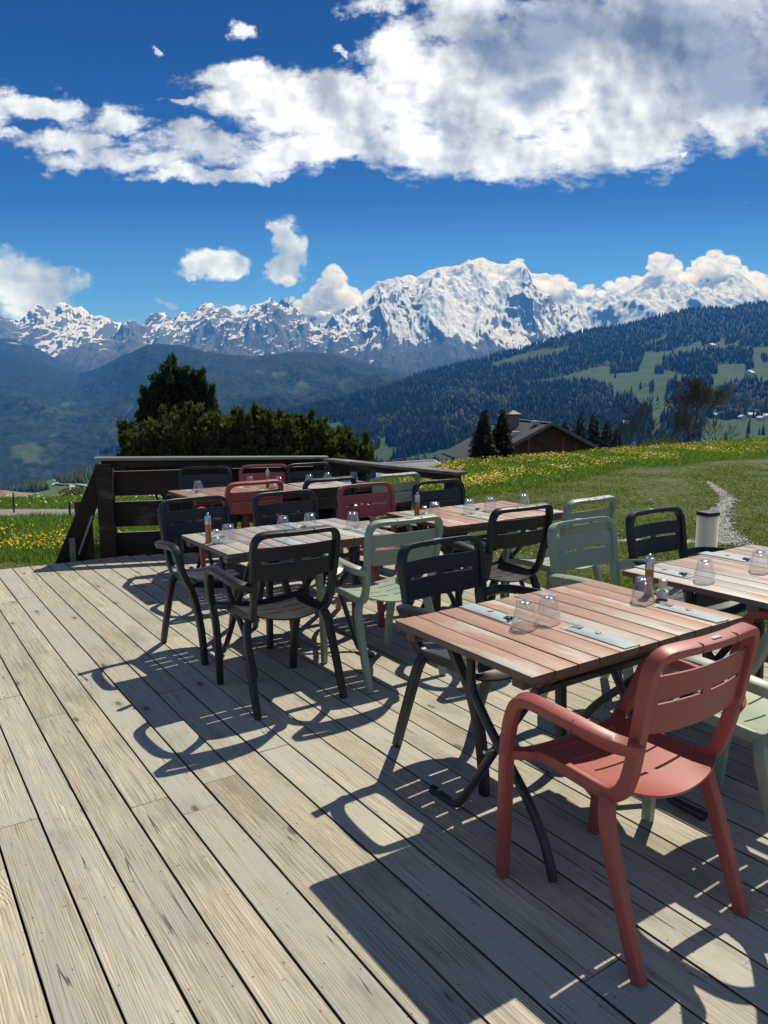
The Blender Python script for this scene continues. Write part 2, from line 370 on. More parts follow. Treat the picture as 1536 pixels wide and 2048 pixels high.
        ck = N.m('MULTIPLY', N.step(crk, .0075, .002), N.step(blot, .54, .62)); c = N.mix(N.m('MULTIPLY', ck, .8), c, (.05, .04, .03))
        h = N.m('SUBTRACT', h, N.m('MULTIPLY', ck, 2.5))
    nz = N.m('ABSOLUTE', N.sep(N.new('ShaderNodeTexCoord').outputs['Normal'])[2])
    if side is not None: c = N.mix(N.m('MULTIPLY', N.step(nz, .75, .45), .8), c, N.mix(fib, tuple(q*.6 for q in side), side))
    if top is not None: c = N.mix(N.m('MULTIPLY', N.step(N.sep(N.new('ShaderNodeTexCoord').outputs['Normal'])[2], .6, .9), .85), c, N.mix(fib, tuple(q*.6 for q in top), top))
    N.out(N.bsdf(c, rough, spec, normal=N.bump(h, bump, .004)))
    return m
def plastic(name, col, rough=.42):
    m, N = mat(name); p = N.obj()
    n = N.noise(p, 700, 2, .5); b = N.noise(p, 9, 4, .6); d = N.noise(p, 38, 5, .7)
    c = N.mix(N.m('MULTIPLY', N.step(b, .45, .75), .22), col, tuple(min(1, k*1.35+.012) for k in col))
    c = N.mix(N.m('MULTIPLY', N.step(d, .60, .8), .25), c, tuple(k*.6+.012 for k in col))
    N.out(N.bsdf(c, N.m('ADD', rough-.05, N.m('MULTIPLY', b, .16)), .5, normal=N.bump(n, .10, .0006))); return m
def simple(name, col, rough=.6, metal=0., var=.25, scale=8., spec=.5, bump=.0):
    m, N = mat(name); p = N.obj(); n = N.noise(p, scale, 5, .6)
    c = N.mix(n, tuple(k*(1-var) for k in col), tuple(min(1, k*(1+var)) for k in col))
    N.out(N.bsdf(c, rough, spec, metal, normal=N.bump(N.noise(p, scale*6, 4, .6), bump, .01) if bump else None)); return m
def clear_glass(name, tint=(.97, .985, .98), ior=1.45, base=.0):
    m, N = mat(name); tr = N.new('ShaderNodeBsdfTransparent'); tr.inputs[0].default_value = tint+(1,)
    gl = N.new('ShaderNodeBsdfGlossy'); gl.inputs['Roughness'].default_value = .09; gl.inputs[0].default_value = (.95, .97, 1, 1)
    lw = N.new('ShaderNodeLayerWeight'); lw.inputs[0].default_value = .5
    mx = N.new('ShaderNodeMixShader'); N.l.new(N.m('ADD', N.m('MULTIPLY', N.m('POWER', lw.outputs['Facing'], 4.), .85), .045+base, clamp=True), mx.inputs[0]); N.l.new(tr.outputs[0], mx.inputs[1]); N.l.new(gl.outputs[0], mx.inputs[2])
    N.out(mx.outputs[0]); return m
# ------------------------------------------------------------------ materials
M_RED = plastic('terracotta plastic', (.31, .066, .054)); M_SAGE = plastic('sage plastic', (.25, .315, .24)); M_DARK = plastic('anthracite plastic', (.0085, .0125, .0165), .40)
M_SEAM = {c: simple('seam '+c, k, .7, var=.1) for c, k in (('red', (.10, .022, .02)), ('sage', (.09, .115, .085)), ('dark', (.008, .01, .012)))}
M_STEEL = simple('brushed steel', (.56, .56, .55), .28, 1., .1, 30)
M_LEG = simple('navy painted tube', (.012, .019, .032), .38, 0., .5, 22, bump=.15)
M_PLATE = simple('label metal', (.42, .44, .46), .35, .8, .3, 240)
DECK_M = wood_mat('weathered deck boards', [(.17, .152, .118), (.39, .362, .282), (.55, .52, .43)], (.41, .40, .345), .35, ring=250., knots=True, bump=.5, rough=.72, side=(.022, .018, .014))  # side tone: shade of the gaps painted onto the board edges
# ------------------------------------------------------------------ chair
def solid_grid(xs, ys, fn, hole, th):
    """sheet with real thickness and through slots. fn(x, y)->(top point), th downwards along fn normal approx given by vector"""
    nx, ny = len(xs), len(ys); mb = MB(); V = []
    for k in (0, 1):
        for y in ys:
            for x in xs:
                p, nrm = fn(x, y); V.append(Vector(p)-Vector(nrm)*th*k)
    idx = lambda i, j, k: k*nx*ny+j*nx+i
    solid = [[not hole((xs[i]+xs[i+1])/2, (ys[j]+ys[j+1])/2) for i in range(nx-1)] for j in range(ny-1)]
    F_ = []
    S = lambda i, j: 0 <= i < nx-1 and 0 <= j < ny-1 and solid[j][i]
    for j in range(ny-1):
        for i in range(nx-1):
            if not solid[j][i]: continue
            F_.append((idx(i, j, 0), idx(i+1, j, 0), idx(i+1, j+1, 0), idx(i, j+1, 0)))
            F_.append((idx(i, j+1, 1), idx(i+1, j+1, 1), idx(i+1, j, 1), idx(i, j, 1)))
            if not S(i, j-1): F_.append((idx(i, j, 1), idx(i+1, j, 1), idx(i+1, j, 0), idx(i, j, 0)))
            if not S(i, j+1): F_.append((idx(i+1, j+1, 1), idx(i, j+1, 1), idx(i, j+1, 0), idx(i+1, j+1, 0)))
            if not S(i-1, j): F_.append((idx(i, j+1, 1), idx(i, j, 1), idx(i, j, 0), idx(i, j+1, 0)))
            if not S(i+1, j): F_.append((idx(i+1, j, 1), idx(i+1, j+1, 1), idx(i+1, j+1, 0), idx(i+1, j, 0)))
    used = sorted({q for f in F_ for q in f}); mp = {q: n for n, q in enumerate(used)}
    mb.add([V[q] for q in used], [tuple(mp[q] for q in f) for f in F_]); return mb
def transport(mb, pts, scl, init, prof=RR, caps=True):
    pts = [Vector(p) for p in pts]; n = len(prof); prev = Vector(init); rings = []
    for i, p in enumerate(pts):
        t = (pts[min(i+1, len(pts)-1)]-pts[max(i-1, 0)]).normalized(); a = (prev-t*t.dot(prev)).normalized(); prev = a; b = t.cross(a)
        k = i/(len(pts)-1)*(len(scl)-1); i0 = min(int(k), len(scl)-2) if len(scl) > 1 else 0
        s0 = scl[i0]; s1 = scl[min(i0+1, len(scl)-1)]; f_ = k-i0
        sa, sb = s0[0]*(1-f_)+s1[0]*f_, s0[1]*(1-f_)+s1[1]*f_
        rings.append([p+a*(q[0]*sa)+b*(q[1]*sb) for q in prof])
    fs = [(j*n+i, j*n+(i+1) % n, (j+1)*n+(i+1) % n, (j+1)*n+i) for j in range(len(pts)-1) for i in range(n)]
    if caps: fs += [tuple(range(n-1, -1, -1)), tuple((len(pts)-1)*n+i for i in range(n))]
    mb.add([v for r_ in rings for v in r_], fs)
def y_up(z): return float(np.interp(z, [.46, .53, .64, .75, .85, .92], [-.15, -.188, -.214, -.232, -.246, -.252]))
def make_chair(col, m):
    root = empty(col+'_armchair'); root['category'] = 'chair'
    seam = M_SEAM[{'red': 'red', 'sage': 'sage', 'dark': 'dark'}[col]]
    # seat
    xs = sorted({-.203, -.19, -.17, -.15, -.12, -.09, -.06, -.03, -.018, 0, .018, .03, .06, .09, .12, .15, .17, .19, .203})
    sl = (.135, .055, -.025, -.105); ys = {-.2, -.19, -.17, -.15, -.13, .0, .09, .11, .16, .18, .195, .208, .217, .222}
    for q in sl: ys |= {q-.0042, q+.0042}
    ys = sorted(ys)
    def fseat(x, y):
        k = (x/.2)**2; z = .481-.017*(1-k)
        yy = y
        if y < -.1: yy = -.1+(y+.1)*(1.+.28*(1-k)); z += -.004*((-.1-y)/.1)*(1-k)+.016*k*((-.1-y)/.1)**2
        if y > 0: yy = y*1.08
        if y > .16: z -= .03*((y-.16)/.062)**2; yy = yy-.012*k*((y-.16)/.06)
        if y > .2 or y < -.17:
            e = (abs(x)/.203)**6; yy = yy-(.02*e if y > 0 else -.02*e)
        return (x, yy, z), (0, 0, 1)
    sm = solid_grid(xs, ys, fseat, lambda x, y: any(abs(y-q) < .004 for q in sl) and .018 < abs(x) < .15, .0075)
    for s_ in (-1, 1):
        rail = catmull([(s_*.196, .196, .455), (s_*.199, .12, .468), (s_*.200, .02, .466), (s_*.200, -.08, .461), (s_*.2, -.13, .462)], 4)
        transport(sm, rail, [(.010, .015), (.013, .020), (.014, .021)], (s_, 0, 0))
        transport(sm, [(s_*.175, .150, .4605), (s_*.200, .170, .4605), (s_*.262, .212, .4640)], [(.014, .020), (.015, .021), (.0155, .017)], (0, 0, 1))
    sm.build('seat', m, root, smooth=38)
    # back panel
    zs = [.668, .672, .70, .73, .757, .770, .79, .82, .834, .838]; px_ = [-.222, -.2, -.182, -.165, -.13, -.09, -.055, -.018, 0, .018, .055, .09, .13, .165, .182, .2, .222]
    def fback(x, z):
        k = (x/.225)**2; zz = z
        if z < .68: zz += .016*max(0, k-.35)
        if z > .845: zz = z+.0*k
        return (x, y_up(zz)-.031*(1-k)+.006, zz), (0, 1, 0)
    bk = solid_grid(px_, zs, fback, lambda x, z: .757 < z < .770 and .018 < abs(x) < .182, .008)
    bk.build('backrest', m, root, smooth=38)
    # frame round the back, one bent bar from seat rail to seat rail
    fr = MB(); half = [(.2, -.10, .462), (.2015, -.135, .467), (.205, -.166, .492), (.210, -.19, .54), (.2165, -.212, .63), (.2235, -.231, .74), (.2265, -.243, .815), (.219, -.253, .868), (.192, -.262, .896), (.14, -.270, .9025), (.07, -.277, .9025), (0, -.279, .9025)]
    full = half+[(-a, b, c) for (a, b, c) in half[-2::-1]]
    transport(fr, catmull(full, 5), [(.015, .020), (.016, .021), (.0152, .0205), (.0148, .020), (.0145, .0215), (.0122, .022), (.0120, .0225), (.0122, .022), (.0145, .0215), (.0148, .020), (.0152, .0205), (.016, .021), (.015, .020)], (1, 0, 0))
    frame = fr.build('back_frame', m, root, smooth=24)
    for s_ in (-1, 1): sj = MB(); transport(sj, [(s_*.0745, -.2766, .9025), (s_*.0757, -.2765, .9025)], [(.0124, .0229)], (0, 0, 1)); sj.build('joint_line', seam, frame)
    pl = MB(); pl.box(-.019, .019, -.2895, -.2665, .9143, .9157); pl.build('label_plate', M_PLATE, frame, bevel=.0004, seg=1)
    # arms
    for s_ in (-1, 1):
        a = MB(); pts = catmull([(s_*.220, -.222, .640), (s_*.246, -.213, .645), (s_*.276, -.186, .656), (s_*.294, -.140, .667), (s_*.302, -.06, .677), (s_*.305, .03, .683), (s_*.306, .090, .683), (s_*.306, .128, .669), (s_*.304, .150, .640), (s_*.300, .168, .595), (s_*.292, .184, .550), (s_*.281, .201, .505), (s_*.270, .214, .470)], 5)
        transport(a, pts, [(.016, .020), (.019, .021), (.021, .0185), (.021, .0175), (.0205, .0185), (.018, .0195), (.0175, .019)], (s_, 0, 0))
        arm = a.build('armrest', m, root, smooth=24)
        j = MB(); transport(j, [(s_*.2998, -.081, .6735), (s_*.2999, -.0798, .6737)], [(.0213, .0190)], (s_, 0, 0)); j.build('joint_line', seam, arm)
        l = MB(); transport(l, catmull([(s_*.272, .211, .480), (s_*.259, .227, .430), (s_*.243, .244, .345), (s_*.230, .261, .22), (s_*.223, .270, .10), (s_*.2205, .2756, .004)], 4), [(.0165, .019), (.018, .0205), (.017, .020), (.0155, .019)], (s_, 0, 0))
        l.build('leg', m, root, smooth=24)
        l = MB(); transport(l, catmull([(s_*.203, -.118, .463), (s_*.213, -.124, .444), (s_*.226, -.136, .405), (s_*.232, -.158, .335), (s_*.236, -.195, .225), (s_*.239, -.235, .11), (s_*.24, -.2726, .004)], 5), [(.013, .017), (.0175, .020), (.0175, .0205), (.0165, .020), (.015, .019)], (s_, 0, 0))
        l.build('leg', m, root, smooth=24)
    return root
PROTO = {'red': make_chair('red', M_RED), 'sage': make_chair('sage', M_SAGE), 'dark': make_chair('dark', M_DARK)}
_used = set()
def chair(col, x, y, rz, label, dirn, group):
    o = PROTO[col]
    if col in _used: o = copy_tree(o)
    _used.add(col)
    o.location = W(x, y, 0); o.rotation_euler = (0, 0, TH+(PI if dirn else 0)+math.radians(rz)); o['label'] = label; o['group'] = group; return o
G1 = 'armchairs round the dining tables'
# dirn 0: back towards the camera, 1: facing the camera
chair('red', 1.808, 1.397, 0, 'terracotta armchair in the foreground, back to us, its silver label plate showing', 0, G1)
chair('sage', 2.475, 1.34, 0, 'sage armchair cut by the photo edge, just right of the big foreground red one', 0, G1)
chair('dark', 2.09, 2.37, 1.8, 'dark armchair facing us across the nearest table, its left leg in full view', 1, G1)
chair('sage', 3.008, 2.375, 0, 'sage armchair facing us behind the far right corner of the nearest table', 1, G1)
chair('dark', 3.60, 2.37, 0, 'dark armchair facing us beside the white bollard, gravel seen through its back', 1, G1)
chair('red', 3.20, 1.50, 0, 'red armchair at the right photo edge, only its curved arm and seat showing', 0, G1)
chair('dark', 1.695, 3.515, -1, 'big black armchair in the middle left, back to us, alone clear of others', 0, G1)
chair('sage', 2.325, 3.479, -1.6, 'sage armchair back to us with sunlit seat, right beside the big black one', 0, G1)
chair('dark', 1.72, 4.43, 5, 'dark armchair behind the oil bottle, left of its table with one arm stretched out', 1, G1)
chair('dark', 2.31, 4.36, 0, 'dark armchair behind two tumblers at the middle left table', 1, G1)
chair('red', 3.0, 4.42, 0, 'red armchair facing us between the two middle tables, a sage one behind it', 1, G1)
chair('dark', 3.56, 4.27, 0, 'dark armchair facing us in front of the low rail end post', 1, G1)
chair('dark', 3.134, 3.44, -1, 'black armchair back to us at the middle right table, beside the grass edge', 0, G1)
chair('sage', 3.70, 3.43, 3, 'sage armchair back to us, farthest right, its sunlit seat over the lawn', 0, G1)
chair('sage', 3.605, 5.40, 3, 'sage armchair back to us beneath the metal roof, just behind a red one', 0, G1)
chair('red', 2.417, 5.60, 2, 'red armchair back to us at the far table, sunlit on its top bar', 0, G1)
chair('dark', 3.009, 5.46, 0, 'black armchair back to us at the far table with a shiny top bar', 0, G1)
chair('dark', 2.46, 6.50, -24, 'dark armchair in shade at the left end of the rail row', 1, G1)
chair('red', 3.026, 6.34, -14, 'red armchair in the rail row behind the far oil bottle', 1, G1)
chair('dark', 3.49, 6.22, -2, 'dark armchair right of the rail row, by the rail corner', 1, G1)
# ------------------------------------------------------------------ tables
T_COLS = {'orange': ([(.19, .092, .06), (.36, .205, .145), (.47, .30, .225)], (.42, .39, .34), .10),
          'pink': ([(.22, .13, .105), (.38, .255, .21), (.47, .345, .30)], (.45, .41, .375), .45),
          'grey': ([(.16, .06, .055), (.29, .20, .175), (.40, .34, .31)], (.40, .38, .355), .85),
          'rose': ([(.21, .10, .075), (.36, .20, .15), (.45, .29, .235)], (.44, .38, .33), .22),
          'brown': ([(.17, .08, .055), (.29, .155, .105), (.38, .23, .17)], (.36, .32, .28), .15)}
T_MAT = {}
def table(x0, y0, rz, wood, label, L=1.074, B=.70, n=11):
    if wood not in T_MAT: c, g_, a_ = T_COLS[wood]; T_MAT[wood] = wood_mat('table wood '+wood, c, g_, a_, ring=120., bump=.3, rough=.5, spec=.4, side=(.085, .052, .038))  # side tone: weathered end grain, with the shade on slat edges painted in
    wm = T_MAT[wood]; a = math.radians(rz); cx, cy = x0+L/2*math.cos(a)-B/2*math.sin(a), y0+L/2*math.sin(a)+B/2*math.cos(a)
    r = empty('folding_table', W(cx, cy), TH+a, label=label, cat='table', group='slatted folding tables on the deck')
    t = MB(); p = L/n; ra = random.Random(label)
    for i in range(n):
        xa = -L/2+i*p; dz = ra.uniform(-.0008, .0008); dy = ra.uniform(-.0012, .0012)
        t.box(xa+.0022, xa+p-.0022, -B/2+dy, B/2+dy, .715+dz, .740+dz, ra.random())
    t.build('tabletop', wm, r, bevel=.0028, seg=2, smooth=40)
    for s_ in (-1, 1):
        b = MB(); b.box(-L/2+.016, L/2-.016, s_*.275-.026, s_*.275+.026, .680, .7135, ra.random()); b.build('batten', wm, r, bevel=.002, seg=1)
    fx = L/2-.167
    A = [(.094, .70), (.094, .62), (.085, .535), (.03, .462), (-.044, .385), (-.19, .250), (-.262, .155), (-.300, .075), (-.318, .022)]
    Bt = [(-.285, .70), (-.235, .655), (-.185, .60), (-.115, .50), (-.01, .345), (.136, .122), (.178, .062), (.212, .026), (.262, .0185), (.355, .0185)]
    for s_, m_ in ((-1, 1), (1, -1)):
        for q, (pts, off) in enumerate(((A, .019), (Bt, -.019))):
            g = MB(); g.tube(catmull([(s_*(fx)+s_*off, m_*yy, zz) for yy, zz in pts], 5), .0165, 12); lg = g.build('leg', M_LEG, r, smooth=24)
            if q: c = MB(); c.tube([(s_*fx+s_*off, m_*.338, .0185), (s_*fx+s_*off, m_*.362, .0185)], .0185, 12); c.build('foot_cap', M_LEG, lg, smooth=24)
        bb = MB(); bb.tube([(s_*fx-.04, m_*-.005, .335), (s_*fx+.04, m_*-.005, .335)], .007, 8); bb.build('pivot_bolt', M_STEEL, r)
    c = MB(); c.beam((-fx, .075, .63), (fx, .075, .63), .012, .085); c.beam((-fx, -.2, .61), (fx, -.2, .61), .022, .022); c.build('crossbar', M_LEG, r, bevel=.002, seg=1)
    return r
table(1.533, 1.508, -.3, 'orange', 'nearest slatted table with orange brown boards, two tumblers side by side on it')
table(2.855, 1.548, 0, 'pink', 'pale pinkish slatted table cut by the right photo edge')
table(1.50, 3.672, .4, 'grey', 'grey weathered slatted table at middle left, behind the big black chair')
table(2.955, 3.66, -1, 'rose', 'rosy slatted table at middle right, lawn just behind it')
table(2.14, 5.85, 0, 'brown', 'brown slatted table at the far left, red chair at its near side')
table(3.222, 5.86, -2, 'grey', 'short grey slatted table at the far right, against the brown far one', L=.68, n=7)
# ------------------------------------------------------------------ things on the tables
M_GLASS = clear_glass('clear tumbler glass', (.965, .975, .98), base=.035); M_JAR = clear_glass('jar glass', (.90, .93, .92), 1.5, .02)
M_MILLWOOD = simple('honey wood', (.40, .165, .045), .35, 0., .18, 40); M_SALT = simple('salt', (.85, .84, .82), .8, 0., .05, 300)
M_NAP = simple('grey blue paper', (.30, .40, .43), .6, 0., .07, 60, bump=.1); M_NAP_SHADE = simple('pouch shade', (.03, .04, .05), .8)
M_LOGO = simple('red print', (.55, .16, .09), .6); M_LOGOW = simple('white print', (.75, .72, .68), .6)
TZ = .7405
def proto_tumbler():
    r = empty('tumbler'); b = MB(); n = 36
    fac = lambda a, z: 1.0-(.05*(1-abs(math.cos(4.5*a)))*min(1., max(0., (z-.048)/.02)) if z > .048 else 0)
    prof = [(.0445, .0), (.0448, .0015), (.0432, .02), (.0412, .042), (.0385, .050), (.0385, .053), (.0365, .060), (.0335, .080), (.0315, .094), (.0285, .0985), (.010, .0975), (.0005, .097)]
    b.lathe(prof, n, facet=fac, close=True)
    b.build('body', M_GLASS, r, smooth=30)
    q_ = MB(); q_.lathe([(.0005, .083), (.020, .084), (.0275, .081), (.031, .068), (.0350, .053), (.0385, .042), (.0408, .02), (.0428, .0015), (.0445, .0)], n, close=True); q_.build('inner_wall', M_GLASS, r, smooth=30)
    d = MB(); d.lathe([(.0005, .0846), (.017, .0858), (.0235, .090), (.017, .0950), (.0005, .0952)], 18, close=True); d.build('thick_base', clear_glass('thick glass', (.90, .93, .94), 1.5, .25), r, smooth=60)
    return r
def proto_mill():
    r = empty('pepper_mill'); b = MB(); b.lathe([(.0165, 0), (.0178, .003), (.0172, .05), (.0168, .108)], 20); b.build('wooden_body', M_MILLWOOD, r, smooth=40)
    b = MB(); b.lathe([(.0178, .108), (.0182, .110), (.0182, .150), (.0165, .153), (.006, .155), (.004, .159)], 20); b.build('steel_top', M_STEEL, r, smooth=40)
    b = MB(); b.lathe([(.0035, .157), (.0068, .161), (.0072, .165), (.0055, .169), (.002, .171)], 12); b.build('knob', M_STEEL, r, smooth=60); return r
def proto_salt():
    r = empty('salt_shaker'); b = MB(); b.lathe([(.019, .001), (.0235, .004), (.0245, .012), (.0243, .042), (.0225, .050), (.0165, .056), (.0155, .061)], 20, facet=lambda a, z: 1-.035*(1-abs(math.cos(4*a)))); b.build('jar', M_JAR, r, smooth=30)
    b = MB(); b.lathe([(.0175, .004), (.0222, .007), (.0226, .032), (.018, .036), (.004, .040)], 18); b.build('salt', M_SALT, r, smooth=24)
    b = MB(); b.lathe([(.0178, .060), (.0182, .063), (.0178, .078), (.013, .0815), (.003, .083)], 18); b.build('cap', M_STEEL, r, smooth=40); return r
def proto_napkin(kind):
    r = empty('cutlery_pouch'); L_, Wd = .132, .0375
    xs = [-Wd, -.03, -.018, 0, .018, .03, Wd]; ys = [-L_, -.11, -.07, -.02, .03, .07, .105, L_-.012, L_]
    def f(x, y):
        k = 1-(x/Wd)**2; z = .0035+.0085*k*(1-(y/L_)**4)
        z += .0012*math.sin(y*70+x*40)*k; yy = y-(.014*abs(x/Wd) if y > L_-.006 else 0)
        return (x, yy, z), (0, 0, 1)
    b = solid_grid(xs, ys, f, lambda x, y: False, .0008); b.build('paper_top', M_NAP, r, smooth=60)
    b = MB(); b.box(-Wd-.001, Wd+.001, -L_-.001, L_+.012, .0006, .0016); b.build('paper_back', M_NAP, r)
    e = MB(); pts = [(-.013, .012), (.002, .030), (.014, .010), (.006, .004), (0, .012), (-.005, .005)]
    e.add([(x, y-.005, .0138) for x, y in pts], [tuple(range(len(pts)))]); e.add([(x, y-.005, .0135) for x, y in pts], [tuple(reversed(range(len(pts))))]); e.build('red_emblem', M_LOGO, r)
    w = MB()
    for (xa, ya, xb, yb) in ((-.006, -.012, .006, -.010), (-.010, .004, -.004, -.006), (.004, -.007, .010, -.001), (-.004, .003, .003, .009)): w.beam((xa, ya, .0139), (xb, yb, .0139), .0022, .0005)
    w.build('white_emblem', M_LOGOW, r)
    if kind == 'fork':
        k = MB()
        for i in range(4): k.beam((-.0095+i*.0063, L_-.045, .0135), (-.0095+i*.0063, L_+.001, .0150), .0028, .0016)
        k.box(-.012, .0122, L_-.052, L_-.043, .0128, .0144); k.build('fork', M_STEEL, r)
    else:
        k = MB(); k.lathe([(.002, .0), (.010, .0015), (.0145, .0045), (.0150, .0052)], 16, c=(-.004, L_-.026, .0125)); k.build('spoon', M_STEEL, r, smooth=24)
        k = MB(); k.beam((.002, L_-.04, .0145), (.020, L_-.002, .0165), .005, .0015); k.build('knife', M_STEEL, r)
        k = MB(); k.box(-.022, .018, L_-.040, L_-.012, .0118, .0126); k.build('pouch_shadow', M_NAP_SHADE, r)  # dark sheet added as a painted shadow by the spoon
    return r
_pr = {}
MK = {'tumbler': proto_tumbler, 'pepper_mill': proto_mill, 'salt_shaker': proto_salt, 'fork': lambda: proto_napkin('fork'), 'spoon': lambda: proto_napkin('spoon')}
CATS = {'tumbler': ('glass', 'upturned drinking glasses on the tables'), 'pepper_mill': ('pepper mill', 'pepper mills on the tables'), 'salt_shaker': ('salt shaker', 'salt shakers on the tables'),
        'fork': ('napkin', 'paper cutlery pouches on the tables'), 'spoon': ('napkin', 'paper cutlery pouches on the tables')}
def put(kind, x, y, rz, label):
    if kind not in _pr: o = _pr[kind] = MK[kind]()
    else: o = copy_tree(_pr[kind])
    o.location = W(x, y, TZ); o.rotation_euler = (0, 0, TH+math.radians(rz)); tag(o, label, CATS[kind][0], CATS[kind][1]); return o
put('tumbler', 1.857, 1.868, 0, 'upturned tumbler at far left of the nearest table, left one of the touching pair')
put('tumbler', 1.975, 1.868, 30, 'upturned tumbler on the nearest table, right one of the touching pair')
put('tumbler', 2.475, 1.845, 50, 'upturned tumbler on the nearest table, standing against the pepper mill')
put('pepper_mill', 2.585, 1.90, 0, 'pepper mill of honey wood and steel on the nearest table')
put('salt_shaker', 2.572, 1.825, 20, 'salt shaker half full of salt on the nearest table, beside the pepper mill')
put('tumbler', 2.975, 1.905, 10, 'upturned tumbler on the right edge table, clear of the photo edge')
put('tumbler', 3.345, 1.870, 40, 'upturned tumbler on the right edge table, cut by the photo edge')
put('tumbler', 1.643, 4.0, 10, 'upturned tumbler on the grey middle table, beside the salt')
put('tumbler', 2.03, 4.09, 60, 'upturned tumbler on the grey middle table, left one of the two in the middle')
put('tumbler', 2.215, 4.09, 33, 'upturned tumbler on the grey middle table, right one of the two in the middle')
put('tumbler', 2.455, 3.98, 5, 'upturned tumbler at the right end of the grey middle table')
put('pepper_mill', 1.537, 4.03, 0, 'pepper mill at the left corner of the grey middle table')
put('salt_shaker', 1.562, 3.985, 0, 'salt shaker at the left corner of the grey middle table')
put('tumbler', 3.139, 4.03, 12, 'upturned tumbler on the rosy table, beside the salt')
put('tumbler', 3.419, 4.0, 52, 'second upturned tumbler along the rosy table, after the one by the salt')
put('tumbler', 3.613, 4.0, 22, 'third upturned tumbler along the rosy table, left of the black chair top')
put('tumbler', 3.93, 3.99, 2, 'upturned tumbler at the lawn end of the rosy table, farthest right')
put('pepper_mill', 3.006, 4.05, 0, 'pepper mill on the left corner of the rosy table')
put('salt_shaker', 3.035, 4.01, 0, 'salt shaker on the left corner of the rosy table')
put('tumbler', 2.341, 6.33, 5, 'upturned tumbler at the left end of the far brown table')
put('tumbler', 2.86, 6.40, 25, 'upturned tumbler half behind the red chair top, on the far table')
put('tumbler', 3.05, 6.2, 45, 'upturned tumbler right of the far pepper mill')
put('tumbler', 3.37, 6.22, 15, 'upturned tumbler left over the shiny black chair top, on the short grey table')
put('tumbler', 3.585, 6.26, 0, 'upturned tumbler right over the shiny black chair top, on the short grey table')
put('tumbler', 3.82, 6.17, 35, 'upturned tumbler at the right end of the short grey far table')
put('pepper_mill', 2.953, 6.23, 0, 'pepper mill on the far brown table, before the red chair back')
put('salt_shaker', 2.975, 6.17, 0, 'salt shaker on the far brown table, mostly behind the red chair top')
NP = [('spoon', 1.875, 2.07, 180, 'blue grey pouch with spoon at the left end of the nearest table'), ('fork', 1.99, 1.645, 0, 'blue grey pouch with fork nearest to us, left of the big red chair'),
      ('fork', 2.487, 1.640, 0, 'blue grey pouch with fork behind the top bar of the big red chair'), ('spoon', 2.99, 2.125, 180, 'blue grey pouch with spoon at the left corner of the right edge table'),
      ('spoon', 3.51, 2.135, 180, 'blue grey pouch with spoon on the right edge table, below the bollard'), ('spoon', 1.645, 4.215, 180, 'blue grey pouch behind the oil coloured pepper mill on the grey table'),
      ('spoon', 2.19, 4.235, 180, 'blue grey pouch between two tumblers on the grey middle table'), ('fork', 1.915, 3.815, 0, 'blue grey pouch seen through the top slot of the big black chair'),
      ('fork', 2.44, 3.815, 0, 'blue grey pouch at the right end of the grey middle table'), ('spoon', 3.07, 4.19, 180, 'blue grey pouch at the left end of the rosy table'),
      ('spoon', 3.56, 4.18, 180, 'blue grey pouch behind the tumblers of the rosy table'), ('fork', 3.36, 3.81, 0, 'blue grey pouch beside the top bar of the black chair on the rosy table'),
      ('fork', 3.93, 3.78, 0, 'blue grey pouch at the lawn end of the rosy table'), ('spoon', 2.29, 6.34, 180, 'blue grey pouch beside the tumbler at the far brown table'),
      ('fork', 2.83, 6.0, 0, 'blue grey pouch above the red chair top on the far brown table'), ('fork', 3.78, 6.02, 40, 'blue grey pouch on the short grey far table by the sage chair')]
for k_, x_, y_, r_, l_ in NP: put(k_, x_, y_, r_, l_)
